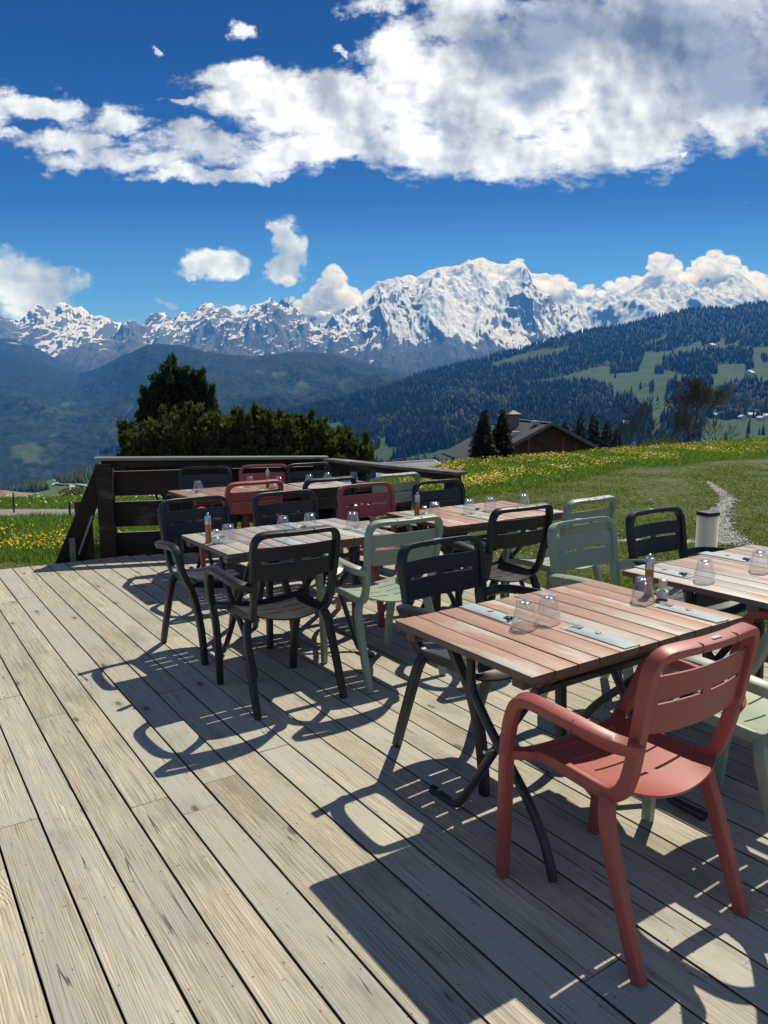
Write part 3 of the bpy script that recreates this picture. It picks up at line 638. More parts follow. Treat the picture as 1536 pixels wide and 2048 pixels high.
# ------------------------------------------------------------------ deck
def deck_end(x):
    if x < 1.86: return 7.60-(x-1.3)*.06
    if x < 4.0: return 7.60-(x-1.3)*.06*0-(x-1.86)*.375+.02
    return 6.82
def build_deck():
    b = MB(); r = random.Random(5); XL = []; sp_, x00 = .14952, .40641
    me_v = []
    k0 = int((-4.6-x00)/sp_)-1; k = k0
    while True:
        xa = x00+k*sp_+.0035; xb = x00+(k+1)*sp_-.0035
        if xa > 4.42: break
        xm = (xa+xb)/2; y = -2.2+r.uniform(-1.5, 0); end = deck_end(xm)
        joints = {0: [2.30, 4.0], 1: [1.62], 2: [2.75, 3.25], 3: [], -1: [2.0], 5: [1.32]}.get(k, None)
        ys = [y]
        if joints is None or True:
            while ys[-1] < end:
                ys.append(ys[-1]+r.uniform(2.4, 4.2))
            ys = [q for q in ys if q < end-.4]+[end+r.uniform(-.004, .004)]
        for j in range(len(ys)-1):
            dz = r.uniform(-.0012, .0008); n0 = len(b.f)
            ya, yb = ys[j]+.0012, ys[j+1]-.0012
            skew = r.uniform(-.0008, .0008)
            # subdivided lengthwise so that long boards stay well shaped
            b.add([(xa+skew, ya, -.028), (xb+skew, ya, -.028), (xb, yb, -.028), (xa, yb, -.028), (xa+skew, ya, dz), (xb+skew, ya, dz+r.uniform(-.0005, .0005)), (xb, yb, dz), (xa, yb, dz)],
                  [(3, 2, 1, 0), (4, 5, 6, 7), (0, 1, 5, 4), (1, 2, 6, 5), (2, 3, 7, 6), (3, 0, 4, 7)], r.random())
        k += 1
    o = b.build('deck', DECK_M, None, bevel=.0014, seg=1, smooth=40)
    me = o.data; n = len(me.loops); vi = np.empty(n, np.int32); me.loops.foreach_get('vertex_index', vi); co = np.empty(len(me.vertices)*3, np.float32); me.vertices.foreach_get('co', co)
    x = co[0::3][vi]; fr = np.mod((x-x00)/sp_, 1.); xl = (fr-.5)*sp_
    a = me.attributes.new('xl', 'FLOAT', 'CORNER'); a.data.foreach_set('value', xl.astype(np.float32))
    o.rotation_euler = (0, 0, TH); tag(o, kind='structure')
    s = MB()
    for yy in np.arange(-2.2, 6.6, .6): s.box(-4.6, 4.38, yy, yy+.07, -.20, -.045)
    s.box(4.36, 4.40, -3, 6.80, -.17, -.034)
    o = s.build('deck_joists', simple('joist wood', (.012, .010, .008), .95)); o.rotation_euler = (0, 0, TH); tag(o, kind='structure')
build_deck()
DARKW = wood_mat('dark stained wood', [(.012, .0085, .007), (.024, .0155, .012), (.040, .027, .021)], (.08, .074, .066), .10, ring=90., bump=.4, rough=.7, top=(.30, .285, .26))  # top tone: sunlight on upward faces painted in as paler grey
RAILW = wood_mat('weathered rail wood', [(.05, .04, .033), (.12, .10, .085), (.20, .18, .16)], (.24, .23, .21), .5, ring=90., bump=.4, rough=.6)
def local_along(a, b):
    """frame with Y along a->b (both deck plan points), origin a"""
    A, B = W(*a), W(*b); d = B-A; return A, math.atan2(-d.x, d.y), d.length
def build_rails():
    A, rz, L = local_along((1.87, 7.66), (3.90, 6.85))
    r = empty('deck_railing', A, rz, label='dark wooden railing of wide planks across the far end of the deck', cat='railing')
    rr = random.Random(3)
    c = MB(); c.add([(-.075, -.06, .952), (.075, -.06, .952), (.075, L+.03, .912), (-.075, L+.03, .912), (-.075, -.06, .982), (.075, -.06, .982), (.075, L+.03, .940), (-.075, L+.03, .940)], [(3, 2, 1, 0), (4, 5, 6, 7), (0, 1, 5, 4), (1, 2, 6, 5), (2, 3, 7, 6), (3, 0, 4, 7)], .4)
    c.build('handrail', RAILW, r, bevel=.004, seg=1)
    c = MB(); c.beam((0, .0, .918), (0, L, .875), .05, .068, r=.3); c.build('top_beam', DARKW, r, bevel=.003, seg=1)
    # planks on the far side of the posts
    for z0, z1 in ((.585, .83), (.275, .525), (-.10, .215)):
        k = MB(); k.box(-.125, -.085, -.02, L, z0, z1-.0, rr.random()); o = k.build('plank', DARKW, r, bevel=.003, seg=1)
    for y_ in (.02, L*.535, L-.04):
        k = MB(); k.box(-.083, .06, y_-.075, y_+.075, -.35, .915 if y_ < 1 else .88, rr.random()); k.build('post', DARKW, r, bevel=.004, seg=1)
    # side rail
    A, rz, L = local_along((3.875, 6.72), (4.06, 4.93))
    r = empty('side_railing', A, rz, label='lower wooden railing running from the deck corner towards the lawn', cat='railing')
    c = MB(); c.box(-.07, .07, -.02, L+.07, .898, .925, .7); c.build('handrail', RAILW, r, bevel=.004, seg=1)
    c = MB(); c.box(-.03, .03, 0, L+.04, .84, .896, .2); c.build('top_beam', DARKW, r, bevel=.003, seg=1)
    k = MB(); k.box(.055, .09, 0, L, .50, .735, .55); k.build('plank', DARKW, r, bevel=.003, seg=1)
    k = MB(); k.box(.055, .09, 0, L, .16, .42, .15); k.build('plank', DARKW, r, bevel=.003, seg=1)
    for y_ in (.03, L-.03):
        k = MB(); k.box(-.05, .053, y_-.055, y_+.055, -.2, .838, rr.random()); k.build('post', DARKW, r, bevel=.004, seg=1)
    # stair side left of the railing
    r = empty('stair_side_panel', W(1.80, 7.66, 0), TH+math.radians(-4), label='sloping dark board panel closing the stair left of the railing post', cat='stair panel')
    k = MB(); k.add([(.035, 0, .93), (.035, 0, .60), (-.30, .03, -.45), (-.60, .03, -.45), (.035, .05, .93), (.035, .05, .60), (-.30, .08, -.45), (-.60, .08, -.45)], [(0, 1, 2, 3), (7, 6, 5, 4), (0, 4, 5, 1), (1, 5, 6, 2), (2, 6, 7, 3), (3, 7, 4, 0)], .3); k.build('stringer', DARKW, r, bevel=.003, seg=1)
    k = MB(); k.box(-.19, -.035, .085, .11, -.45, .55, .8); k.build('board', simple('reddish board', (.06, .028, .02), .8, bump=.3), r)
    k = MB(); k.box(-.275, -.225, -.045, .0, -.45, .22, .6); k.build('post', RAILW, r)
    k = MB(); k.beam((-.20, -.02, .05), (-.05, -.02, .42), .014, .02); k.build('bar', simple('grey bar', (.20, .19, .17), .6), r)
build_rails()
# ------------------------------------------------------------------ lawn
CR = np.array([(-60, 27.), (-3, 27.), (-.6, 22.), (1.2, 18.85), (1.71, 18.85), (2.98, 19.5), (6.73, 22.65), (14.27, 28.3), (22, 33), (60, 60)])
def lawn_z(X, Y):
    X = np.asarray(X, float); Y = np.asarray(Y, float)
    w = sstep(X+.05*Y, -1.5, 3.2); c = np.interp(X, CR[:, 0], CR[:, 1])
    zl = -.36-.085*np.clip(Y-8, -6, 99); zr = -.15+0*Y; yc = np.minimum(Y, c)
    zl = -.36-.085*np.clip(yc-8, -3, 99); z = zl*(1-w)+zr*w
    drop = np.clip(Y-c, 0, None); sl = .32*(1-w)+.15*w
    z = z-(sl*drop-.5*sl*1.5*(1-np.exp(-drop/1.5)))
    n = .035*fbm(X*.35, Y*.35, 1.3, 3)*np.clip((Y-7)/4, .3, 1.)
    return np.maximum(z+n, -60.)
def build_lawn():
    m, N = mat('meadow'); p = N.pos(); n1 = N.noise(p, .55, 5, .6); n2 = N.noise(p, 3.2, 6, .65); n3 = N.noise(p, 28, 5, .7)
    mw = N.attr('mown')
    g = N.mix(n3, (.075, .09, .030), (.17, .19, .080)); rich = N.mix(n3, (.06, .11, .018), (.13, .21, .04))
    straw = N.mix(n3, (.14, .12, .075), (.28, .25, .165))
    c = N.mix(mw, rich, g)
    k = N.m('MULTIPLY', N.m('ADD', N.step(N.m('ADD', N.m('MULTIPLY', n1, .6), N.m('MULTIPLY', n2, .4)), .47, .62), N.m('MULTIPLY', mw, .14)), mw)
    c = N.mix(N.m('MULTIPLY', k, .28), c, straw); n4 = N.noise(p, 11, 4, .65); c = N.mix(1., c, N.ramp(n4, [(.3, .45), (.7, 1.25)]), 'MULTIPLY')
    gf = N.attr('gravel'); c = N.mix(gf, c, N.mix(n3, (.16, .14, .11), (.30, .28, .24)))
    rd = N.attr('road'); c = N.mix(rd, c, N.mix(n3, (.17, .165, .16), (.25, .245, .235)))
    sh = N.bsdf(c, .85, .15, normal=N.bump(N.m('MULTIPLY', N.m('ADD', n3, N.m('MULTIPLY', n2, .5)), N.m('SUBTRACT', 1., rd)), .8, .05)); N.out(sh)
    global M_LAWN; M_LAWN = m
    xs = np.unique(np.concatenate([-np.geomspace(12, 260, 40), np.arange(-12, 16, .14), np.geomspace(16, 300, 50)])); ys = np.unique(np.concatenate([np.arange(-14, 5, .6), np.arange(5, 34, .14), np.geomspace(34, 420, 60)]))
    X, Y = np.meshgrid(xs, ys); Z = lawn_z(X, Y)
    # inverse of W(): deck coordinates of a world point
    du = cyw*X-syw*Y; dv = syw*X+cyw*Y
    inside = (du < 4.45) & (dv < 7.7)
    Z = np.where(inside, np.minimum(Z, -.42), Z)
    attrs = {'mown': ('POINT', mown(X, Y).ravel()), 'gravel': ('POINT', gravel(X, Y).ravel()), 'road': ('POINT', road(X, Y).ravel())}
    o = np_mesh('ground', np.stack([X, Y, Z], -1), grid_faces(len(xs), len(ys)), m, smooth=True, attrs=attrs); tag(o, kind='structure')
BAND = np.array([(-.5, 13.5), (1.61, 13.6), (2.44, 14.1), (3.4, 14.9), (5.83, 18.3), (10.43, 20.7), (18, 27)])
def mown(X, Y):
    b = np.interp(X, BAND[:, 0], BAND[:, 1]); n = fbm(X*.6, Y*.6, 5., 3)*1.0
    right = sstep(b-Y+n, -.2, .8)
    left = sstep(9.35-Y+.5*n, -.1, .5)
    return np.where(X < -.6, left, right)
GP = np.array([(6.30, 14.7), (5.62, 12.3), (4.72, 10.6), (4.22, 9.35), (4.0, 8.6), (3.66, 8.62), (2.75, 8.75), (1.9, 8.7)]); GW = np.array([.04, .10, .12, .13, .20, .11, .10, .08])
def gpd(X, Y):
    best = np.full(np.shape(X), 9.); 
    for i in range(len(GP)-1):
        a, b = GP[i], GP[i+1]; d = b-a; t = np.clip(((X-a[0])*d[0]+(Y-a[1])*d[1])/(d@d), 0, 1)
        q = np.hypot(X-a[0]-t*d[0], Y-a[1]-t*d[1])/(GW[i]*(1-t)+GW[i+1]*t); best = np.minimum(best, q)
    return best
def gravel(X, Y): return sstep(gpd(X, Y)+.35*pn(X*3, Y*3, 2), 1.25, .6)
def road(X, Y):
    y0, y1 = 17.5, 20.3; return ((Y > y0) & (Y < y1) & (X < -2.)).astype(float)
build_lawn()
def inside_deck(X, Y):
    du = cyw*X-syw*Y; dv = syw*X+cyw*Y; return (du < 4.47) & (dv < 7.72)
def blades(name, n, az0, az1, d0, d1, hfun, seed, label):
    g = np.random.default_rng(seed); a = g.uniform(az0, az1, n); d = d0*(d1/d0)**g.random(n); Y = d; X = a*d
    ok = ~inside_deck(X, Y) & (gpd(X, Y) > 1.0+g.normal(0, .25, n)) & (road(X, Y) < .5) & (Y < np.interp(X, CR[:, 0], CR[:, 1])+1.5)
    X, Y = X[ok], Y[ok]; n = len(X); Z = lawn_z(X, Y)-.01
    mw = mown(X, Y); h = hfun(mw, g, n); clump = fbm(X*.9, Y*.9, 7., 3); h = h*np.clip(1+.9*clump, .35, 1.9)
    bare = (fbm(X*.5+3, Y*.5, 9., 4) > .02) & (mw > .5); h = np.where(bare, h*.7, h)
    w = .0035+.0011*Y*.55+g.random(n)*.002; th = g.uniform(0, 2*PI, n); lean = g.normal(0, .38, (n, 2))*h[:, None]
    cx, sx = np.cos(th)*w, np.sin(th)*w
    v = np.empty((n, 3, 3)); v[:, 0] = np.stack([X-cx, Y-sx, Z], 1); v[:, 1] = np.stack([X+cx, Y+sx, Z], 1); v[:, 2] = np.stack([X+lean[:, 0], Y+lean[:, 1], Z+h], 1)
    f = np.arange(3*n).reshape(n, 3); o = np_mesh(name, v.reshape(-1, 3), f, M_BLADE, attrs={'rnd': ('FACE', g.random(n)), 'mown': ('FACE', mw)}); tag(o, label, 'grass', kind='stuff'); return o
def blade_mat():
    m, N = mat('grass blades'); p = N.pos(); r = N.attr('rnd'); mw = N.attr('mown'); n1 = N.noise(p, .55, 5, .6); n2 = N.noise(p, 3.2, 6, .65)
    a = N.mix(r, (.075, .105, .030), (.25, .31, .12)); b = N.mix(r, (.085, .15, .028), (.23, .31, .075)); c = N.mix(mw, b, a)
    k = N.m('MULTIPLY', N.step(N.m('ADD', N.m('MULTIPLY', n1, .55), N.m('ADD', N.m('MULTIPLY', n2, .4), N.m('MULTIPLY', N.m('SUBTRACT', r, .5), .12))), .44, .56), mw)
    c = N.mix(1., c, N.ramp(N.noise(p, 11, 4, .65), [(.3, .5), (.7, 1.3)]), 'MULTIPLY')
    c = N.mix(N.m('MULTIPLY', k, .34), c, N.mix(r, (.19, .165, .09), (.36, .32, .20)))
    d = N.bsdf(c, .6, .25); t = N.new('ShaderNodeBsdfTranslucent'); N.put(t.inputs[0], N.mix(1., c, (1.1, 1.35, .5), 'MULTIPLY'))
    mx = N.new('ShaderNodeMixShader'); mx.inputs[0].default_value = .45; N.l.new(d.outputs[0], mx.inputs[1]); N.l.new(t.outputs[0], mx.inputs[2]); N.out(mx.outputs[0]); return m
M_BLADE = blade_mat()
hh = lambda mw, g, n: (.016+.024*g.random(n))*mw+(.06+.08*g.random(n))*(1-mw)
blades('grass', 330000, .02, .60, 5.4, 30, hh, 11, 'short green and straw coloured grass right of the deck')
blades('meadow_grass', 90000, -.60, .02, 7.6, 29, hh, 12, 'green meadow grass left of the deck, both sides of the lane')
def flowers(name, n, az0, az1, d0, d1, seed, dens, label, col, size):
    g = np.random.default_rng(seed); a = g.uniform(az0, az1, n); d = (d0**-1+(d1**-1-d0**-1)*g.random(n))**-1; Y = d; X = a*d
    pr_ = dens(X, Y)*sstep(fbm(X*.8, Y*.42, 3., 4), -.20, .30); ok = (g.random(n) < pr_) & ~inside_deck(X, Y) & (road(X, Y) < .5) & (Y < np.interp(X, CR[:, 0], CR[:, 1])+.6)
    X, Y = X[ok], Y[ok]; n = len(X); Z = lawn_z(X, Y)+.09+.09*g.random(n); r = size*(.7+.6*g.random(n)); V = []; k = 6
    nx, ny = g.normal(0, .45, n), g.normal(-.25, .45, n); ang = np.arange(k)*2*PI/k
    c = np.stack([X, Y, Z], 1)[:, None, :]; cc = np.cos(ang)[None, :]*r[:, None]; ss = np.sin(ang)[None, :]*r[:, None]
    v = c+np.stack([cc, ss, -(nx[:, None]*cc+ny[:, None]*ss)], -1)
    f = np.arange(n*k).reshape(n, k); o = np_mesh(name, v.reshape(-1, 3), f, col, attrs={'rnd': ('FACE', g.random(n))}); tag(o, label, 'flowers', kind='stuff')
M_YEL = simple('dandelion yellow', (.68, .46, .006), .7, 0., .15, 3); M_WHT = simple('seed head', (.55, .55, .50), .9, 0., .1, 3)
def dr(X, Y):
    b = np.interp(X, BAND[:, 0], BAND[:, 1]); return sstep(Y-b, -.3, .9)*np.clip(1.1-.4*sstep(X, 6, 11)+.2, 0, 1)
def dl(X, Y): return sstep(Y, 9.6, 10.3)*sstep(Y, 15.5, 12.5)+.25*sstep(Y, 20.5, 24.)
flowers('dandelions', 52000, .02, .60, 12.5, 33, 21, dr, 'yellow dandelions scattered over the rising meadow', M_YEL, .0108)
flowers('meadow_dandelions', 10000, -.6, -.1, 8.8, 28, 22, dl, 'yellow dandelions in the meadow left of the deck', M_YEL, .0108)
flowers('seed_heads', 1100, .02, .60, 13.5, 33, 23, dr, 'white dandelion seed heads in the rising meadow', M_WHT, .022)
flowers('meadow_seed_heads', 600, -.6, -.1, 20.5, 28, 24, lambda X, Y: 1.+0*X, 'pale seed heads beyond the lane', M_WHT, .03)
flowers('daisies', 900, .05, .5, 7.5, 14, 25, lambda X, Y: .5+0*X, 'tiny white daisies in the short grass', M_WHT, .007)
def single_dandelion(du, dv):
    p = W(du, dv, 0); r = empty('dandelion', p, 0, label='single yellow dandelion at the deck edge behind the nearest table', cat='flower')
    b = MB(); b.tube([(0, 0, -.16), (.005, 0, .04), (.0, 0, .085)], .003, 6); b.build('stem', simple('stem green', (.10, .16, .04), .6), r)
    f_ = MB(); g = random.Random(1)
    for i in range(34):
        a = 2*PI*i/34*3; L_ = .020-.004*(i % 3); t = math.radians(15+22*(i % 3)); c_, s_ = math.cos(a), math.sin(a)
        q = lambda r_, w_: (c_*r_*math.cos(t)-s_*w_, s_*r_*math.cos(t)+c_*w_, .085+r_*math.sin(t)*.8)
        f_.add([q(0, -.001), q(0, .001), q(L_, .0028), q(L_, -.0028)], [(0, 1, 2, 3)])
    f_.build('petals', M_YEL, r)
single_dandelion(4.55, 4.50)
def build_gravel():
    g = np.random.default_rng(31); n = 9000; i = g.integers(0, len(GP)-1, n); seg = np.linalg.norm(GP[1:]-GP[:-1], axis=1)*(GW[:-1]+GW[1:]); i = g.choice(len(GP)-1, n, p=seg/seg.sum()); t = g.random(n)
    c = GP[i]*(1-t)[:, None]+GP[i+1]*t[:, None]; w = (GW[i]*(1-t)+GW[i+1]*t)[:, None]; p = c+g.normal(0, .55, (n, 2))*w
    r = .009+.018*g.random(n)**2; z = lawn_z(p[:, 0], p[:, 1])+r*.3
    base = np.array([(1, 0, 0), (-1, 0, 0), (0, 1, 0), (0, -1, 0), (0, 0, .8), (0, 0, -.8)], float); fs = np.array([(0, 2, 4), (2, 1, 4), (1, 3, 4), (3, 0, 4), (2, 0, 5), (1, 2, 5), (3, 1, 5), (0, 3, 5)])
    v = base[None]*r[:, None, None]*g.uniform(.55, 1.35, (n, 6, 1))+np.stack([p[:, 0], p[:, 1], z], 1)[:, None]
    th = g.uniform(0, PI, n); v0 = v-np.stack([p[:, 0], p[:, 1], z], 1)[:, None]; c_, s_ = np.cos(th)[:, None], np.sin(th)[:, None]
    v = np.stack([v0[..., 0]*c_-v0[..., 1]*s_, v0[..., 0]*s_+v0[..., 1]*c_, v0[..., 2]], -1)+np.stack([p[:, 0], p[:, 1], z], 1)[:, None]
    f = (fs[None]+(np.arange(n)*6)[:, None, None]).reshape(-1, 3)
    m, N = mat('gravel stones'); N.out(N.bsdf(N.ramp(N.attr('rnd'), [(0, (.11, .108, .10)), (.5, (.24, .235, .225)), (1, (.50, .49, .47))]), .8))
    o = np_mesh('gravel', v.reshape(-1, 3), f, m, attrs={'rnd': ('FACE', np.repeat(g.random(n), 8))}); tag(o, 'pale grey gravel drain crossing the lawn', 'gravel', kind='stuff')
build_gravel()
def bollard():
    z = float(lawn_z(3.52, 8.1)); p = P(1412, 1100, 7.9); r = empty('bollard', (p.x, 7.9, z-.02), math.radians(24), label='cream square bollard light with a black cap beside the gravel', cat='bollard')
    b = MB(); b.box(-.078, .078, -.078, .078, 0, .455-.0); m_, N_ = mat('opal diffuser'); N_.out(N_.bsdf(N_.mix(N_.noise(N_.obj(), 5., 3, .5), (.82, .79, .66), (.88, .85, .72)), .4, Subsurface_Weight=1., Subsurface_Radius=(1., 1., .9), Subsurface_Scale=.12)); b.build('column', m_, r, bevel=.006)
    b = MB(); b.box(-.083, .083, -.083, .083, .456, .495); b.build('cap', simple('black cap', (.012, .012, .013), .45), r, bevel=.004)
bollard()
def stakes():
    lst = [(1277, 893, 928, 24.0, .035, 'thin dark stake standing in the dandelions before the bare trees'), (540-402, 1003, 1026, 17.0, .035, 'short dark stake at the lane edge left of the stair'), (25, 985, 1018, 19.0, .03, 'short dark stake at the left photo edge beside the lane'), (910-0, 953, 968, 13., .05, 'short dark stake behind the railing end post')]
    for px, ya, yb, d, w, lab in lst:
        a, b = P(px, ya, d), P(px, yb, d); z = float(lawn_z(b.x, d)); 
        s = MB(); s.beam((0, 0, 0), (.01, 0, max(.15, a.z-z)), w, w); o = s.build('stake', DARKW, None); o.location = (a.x, d, z); tag(o, lab, 'stake', 'stakes in the grass')
stakes()
# ------------------------------------------------------------------ plants
def leaf_mat(name, lo, hi, trans=.25, rough=.6):
    m, N = mat(name); r = N.attr('rnd'); c = N.mix(r, lo, hi); d = N.bsdf(c, rough, .3); t = N.new('ShaderNodeBsdfTranslucent'); N.put(t.inputs[0], N.mix(1., c, (1.2, 1.3, .6), 'MULTIPLY'))
    mx = N.new('ShaderNodeMixShader'); mx.inputs[0].default_value = trans; N.l.new(d.outputs[0], mx.inputs[1]); N.l.new(t.outputs[0], mx.inputs[2]); N.out(mx.outputs[0]); return m
M_JUN = leaf_mat('juniper green', (.016, .028, .010), (.13, .165, .06), .36); M_JUND = leaf_mat('dark juniper', (.008, .020, .010), (.055, .10, .042), .34)
M_SPR = leaf_mat('spruce needles', (.008, .020, .009), (.030, .050, .022), .12); M_BARK = simple('bark', (.06, .05, .042), .9, bump=.3); M_TWIG = simple('twigs', (.075, .064, .055), .9)
def sprays(cen, nrm_, g, ln, wd, k=5):
    """every centre carries a feathery spray of k thin leaves leaning along its direction"""
    n = len(cen); v = []; 
    for j in range(k):
        d = nrm_+g.normal(0, .42, (n, 3)); d /= np.linalg.norm(d, axis=1)[:, None]; s_ = np.cross(d, g.normal(0, 1, (n, 3))); s_ /= np.linalg.norm(s_, axis=1)[:, None]+1e-9
        L_ = (ln*g.uniform(.5, 1.2, n))[:, None]; w_ = (wd*g.uniform(.6, 1.3, n))[:, None]; b = cen+g.normal(0, .35, (n, 3))*ln*.5
        v.append(np.stack([b-s_*w_*.3, b+s_*w_*.3, b+d*L_*.6+s_*w_, b+d*L_, b+d*L_*.55-s_*w_], 1))
    v = np.concatenate(v, 0); return v
def foliage(name, v, m, parent, g):
    n, k = v.shape[:2]; return np_mesh(name, v.reshape(-1, 3), np.arange(n*k).reshape(n, k), m, parent, attrs={'rnd': ('FACE', np.clip(g.random(n)*.75+g.random(n)*.25, 0, 1))})
def juniper(lobes, base, n, seed, m, label, name='juniper', ln=.09, group=None):
    g = np.random.default_rng(seed); r = empty(name, base, 0, label=label, cat='shrub', group=group); C = []; D_ = []
    vol = np.array([l[3]*l[5]*l[4] for l in lobes])**.7; vol /= vol.sum()
    for (x, y, z, rx, ry, rz), f_ in zip(lobes, vol):
        k = int(n*f_); d = g.normal(0, 1, (k, 3)); d /= np.linalg.norm(d, axis=1)[:, None]; d[:, 2] = np.abs(d[:, 2])*1.0-.15*(g.random(k) < .3)
        rad = g.random(k)**.22; bump_ = 1+.42*fbm(d[:, 0]*3+x, d[:, 1]*3+y, d[:, 2]*3, 4)+.10*g.random(k)**6
        C.append(np.stack([x+d[:, 0]*rx*rad*bump_, y+d[:, 1]*ry*rad*bump_, z+d[:, 2]*rz*rad*bump_], 1)); D_.append(d*np.array([.55, .55, .4])+np.array([.04, 0, .85]))
    # upright leader shoots all over the surface make the ragged outline
    for (x, y, z, rx, ry, rz), f_ in zip(lobes, vol):
        for q in range(int(230*f_)+6):
            d = g.normal(0, 1, 3); d /= np.linalg.norm(d); d[2] = abs(d[2]); b0 = np.array([x+d[0]*rx*.93, y+d[1]*ry*.93, z+d[2]*rz*.93]); L_ = (.08+.24*g.random()**2)*ln/.09; up = np.array([d[0]*.35+g.normal(0, .16), d[1]*.35, 1.]); up /= np.linalg.norm(up)
            k = int(12+L_*70); t = g.random(k)**.8; C.append(b0+up*L_*t[:, None]+g.normal(0, .022*ln/.09, (k, 3))*(1.1-t)[:, None]); D_.append(np.tile(up, (k, 1)))
    C = np.concatenate(C); D_ = np.concatenate(D_); D_ /= np.linalg.norm(D_, axis=1)[:, None]
    foliage('crown', sprays(C, D_, g, ln, ln*.17, 7), m, r, g)
    t = MB()
    for i in range(9):
        x, y, z, rx, ry, rz = lobes[i % len(lobes)]; t.tube(catmull([(x*.4, y*.4, -.5), (x*.7, y*.7, z*.5), (x+g.normal(0, .1), y, z+rz*.7)], 3), [.03*(1-.12*q) for q in range(7)][:7], 6)
    t.build('trunk', M_BARK, r); return r
def lobes_px(lst, d, base):
    out = []
    for (px, py, rx, ry, dd) in lst:
        p = P(px, py, d+dd); out.append((p.x-base.x, p.y-base.y, p.z-base.z, rx/F_PX*d, rx/F_PX*d*.8, ry/F_PX*d))
    return out
_b = Vector((-2.9, 11.6, -.8))
juniper(lobes_px([(346, 818, 30, 50, 0), (334, 850, 44, 56, .1), (316, 862, 28, 40, -.1), (392, 834, 28, 44, .1), (412, 850, 22, 36, 0), (365, 880, 56, 40, 0), (352, 785, 12, 28, 0), (384, 806, 12, 26, 0), (345, 768, 7, 18, 0), (402, 796, 8, 20, 0)], 12.1, _b), _b, 7500, 41, M_JUND, 'tall dark conifer shrub rising above the left end of the spreading junipers', 'conifer_shrub', .10)
_b = Vector((-2.2, 10.6, -.9))
juniper(lobes_px([(290, 912, 38, 44, 0), (330, 900, 46, 42, -.1), (385, 888, 60, 42, -.2), (440, 888, 60, 44, 0), (300, 960, 60, 70, 0), (400, 950, 90, 80, 0), (470, 950, 70, 80, 0), (262, 900, 14, 32, 0)], 10.7, _b), _b, 10500, 42, M_JUN, 'spreading olive green juniper behind the left half of the railing', ln=.085, group='spreading junipers behind the railing')
_b = Vector((-.9, 10.6, -.9))
juniper(lobes_px([(500, 886, 60, 42, 0), (560, 884, 60, 42, 0), (615, 896, 50, 34, 0), (665, 910, 44, 32, 0), (705, 930, 34, 34, 0), (560, 950, 90, 80, 0), (660, 960, 70, 70, 0), (722, 940, 20, 34, 0)], 10.7, _b), _b, 10500, 43, M_JUN, 'spreading green juniper behind the right half of the railing, tapering to the right', ln=.085, group='spreading junipers behind the railing')
def spruce(px, ytop, ybot, d, wpx, seed, label, n=2600, grp=None, m=M_SPR, cat='tree'):
    g = np.random.default_rng(seed); t = P(px, ytop, d); b = P(px, ybot, d); H = t.z-b.z; hw = wpx/2/F_PX*d; r = empty('spruce_tree', (b.x, b.y, b.z), 0, label=label, cat=cat, group=grp)
    u = 1-np.sqrt(g.random(n)); h = u*H; tier = .78+.35*np.abs(np.sin(u*H*2.2*PI+g.normal(0, .3, n))); an = g.uniform(0, 2*PI, n); rr = hw*(1-u)**.85*tier*g.uniform(.35, 1.08, n)*(1+.25*np.sin(an*3+u*9))
    c = np.stack([np.cos(an)*rr, np.sin(an)*rr, h-rr*.25], 1); dd = np.stack([np.cos(an), np.sin(an), np.full(n, -.15)+.7*u**3], 1); L_ = H*.055
    foliage('crown', sprays(c, dd, g, L_, L_*.13, 5), m, r, g)
    tr = MB(); tr.tube([(0, 0, -.1*H-2.), (0, 0, H*.5), (0, 0, H*.96)], [hw*.09, hw*.06, .01], 7); tr.build('trunk', M_BARK, r); return r
spruce(966, 820, 935, 58, 62, 51, 'left one of the two dark spruces standing before the chalet', 3000)
spruce(1003, 820, 935, 60, 64, 52, 'right one of the two dark spruces, its crown overlapping the chalet roof', 3000)
GC = 'dark conifers right of the chalet'
for i, (px, yt, yb, d, w, lab) in enumerate([(1128, 838, 925, 98, 40, 'small dark conifer right behind the chalet ridge'), (1158, 826, 925, 95, 40, 'taller conifer second behind the chalet roof slope'),
        (1185, 824, 925, 92, 42, 'taller conifer third behind the chalet roof slope'), (1212, 838, 925, 90, 46, 'dark conifer at the right end of the chalet roof'), (1232, 850, 925, 88, 40, 'broad dark conifer just right of the chalet eave')]):
    spruce(px, yt, yb, d, w, 60+i, lab, 1300, GC)
for i, (px, yt, yb, d, w, lab) in enumerate([(1450, 862, 895, 60, 16, 'little conifer right of the big bare tree'), (1494, 860, 893, 62, 13, 'smaller conifer at the far right of the meadow crest'), (783, 912, 930, 60, 16, 'little conifer top over the corrugated roof')]):
    spruce(px, yt, yb, d, w, 70+i, lab, 500)
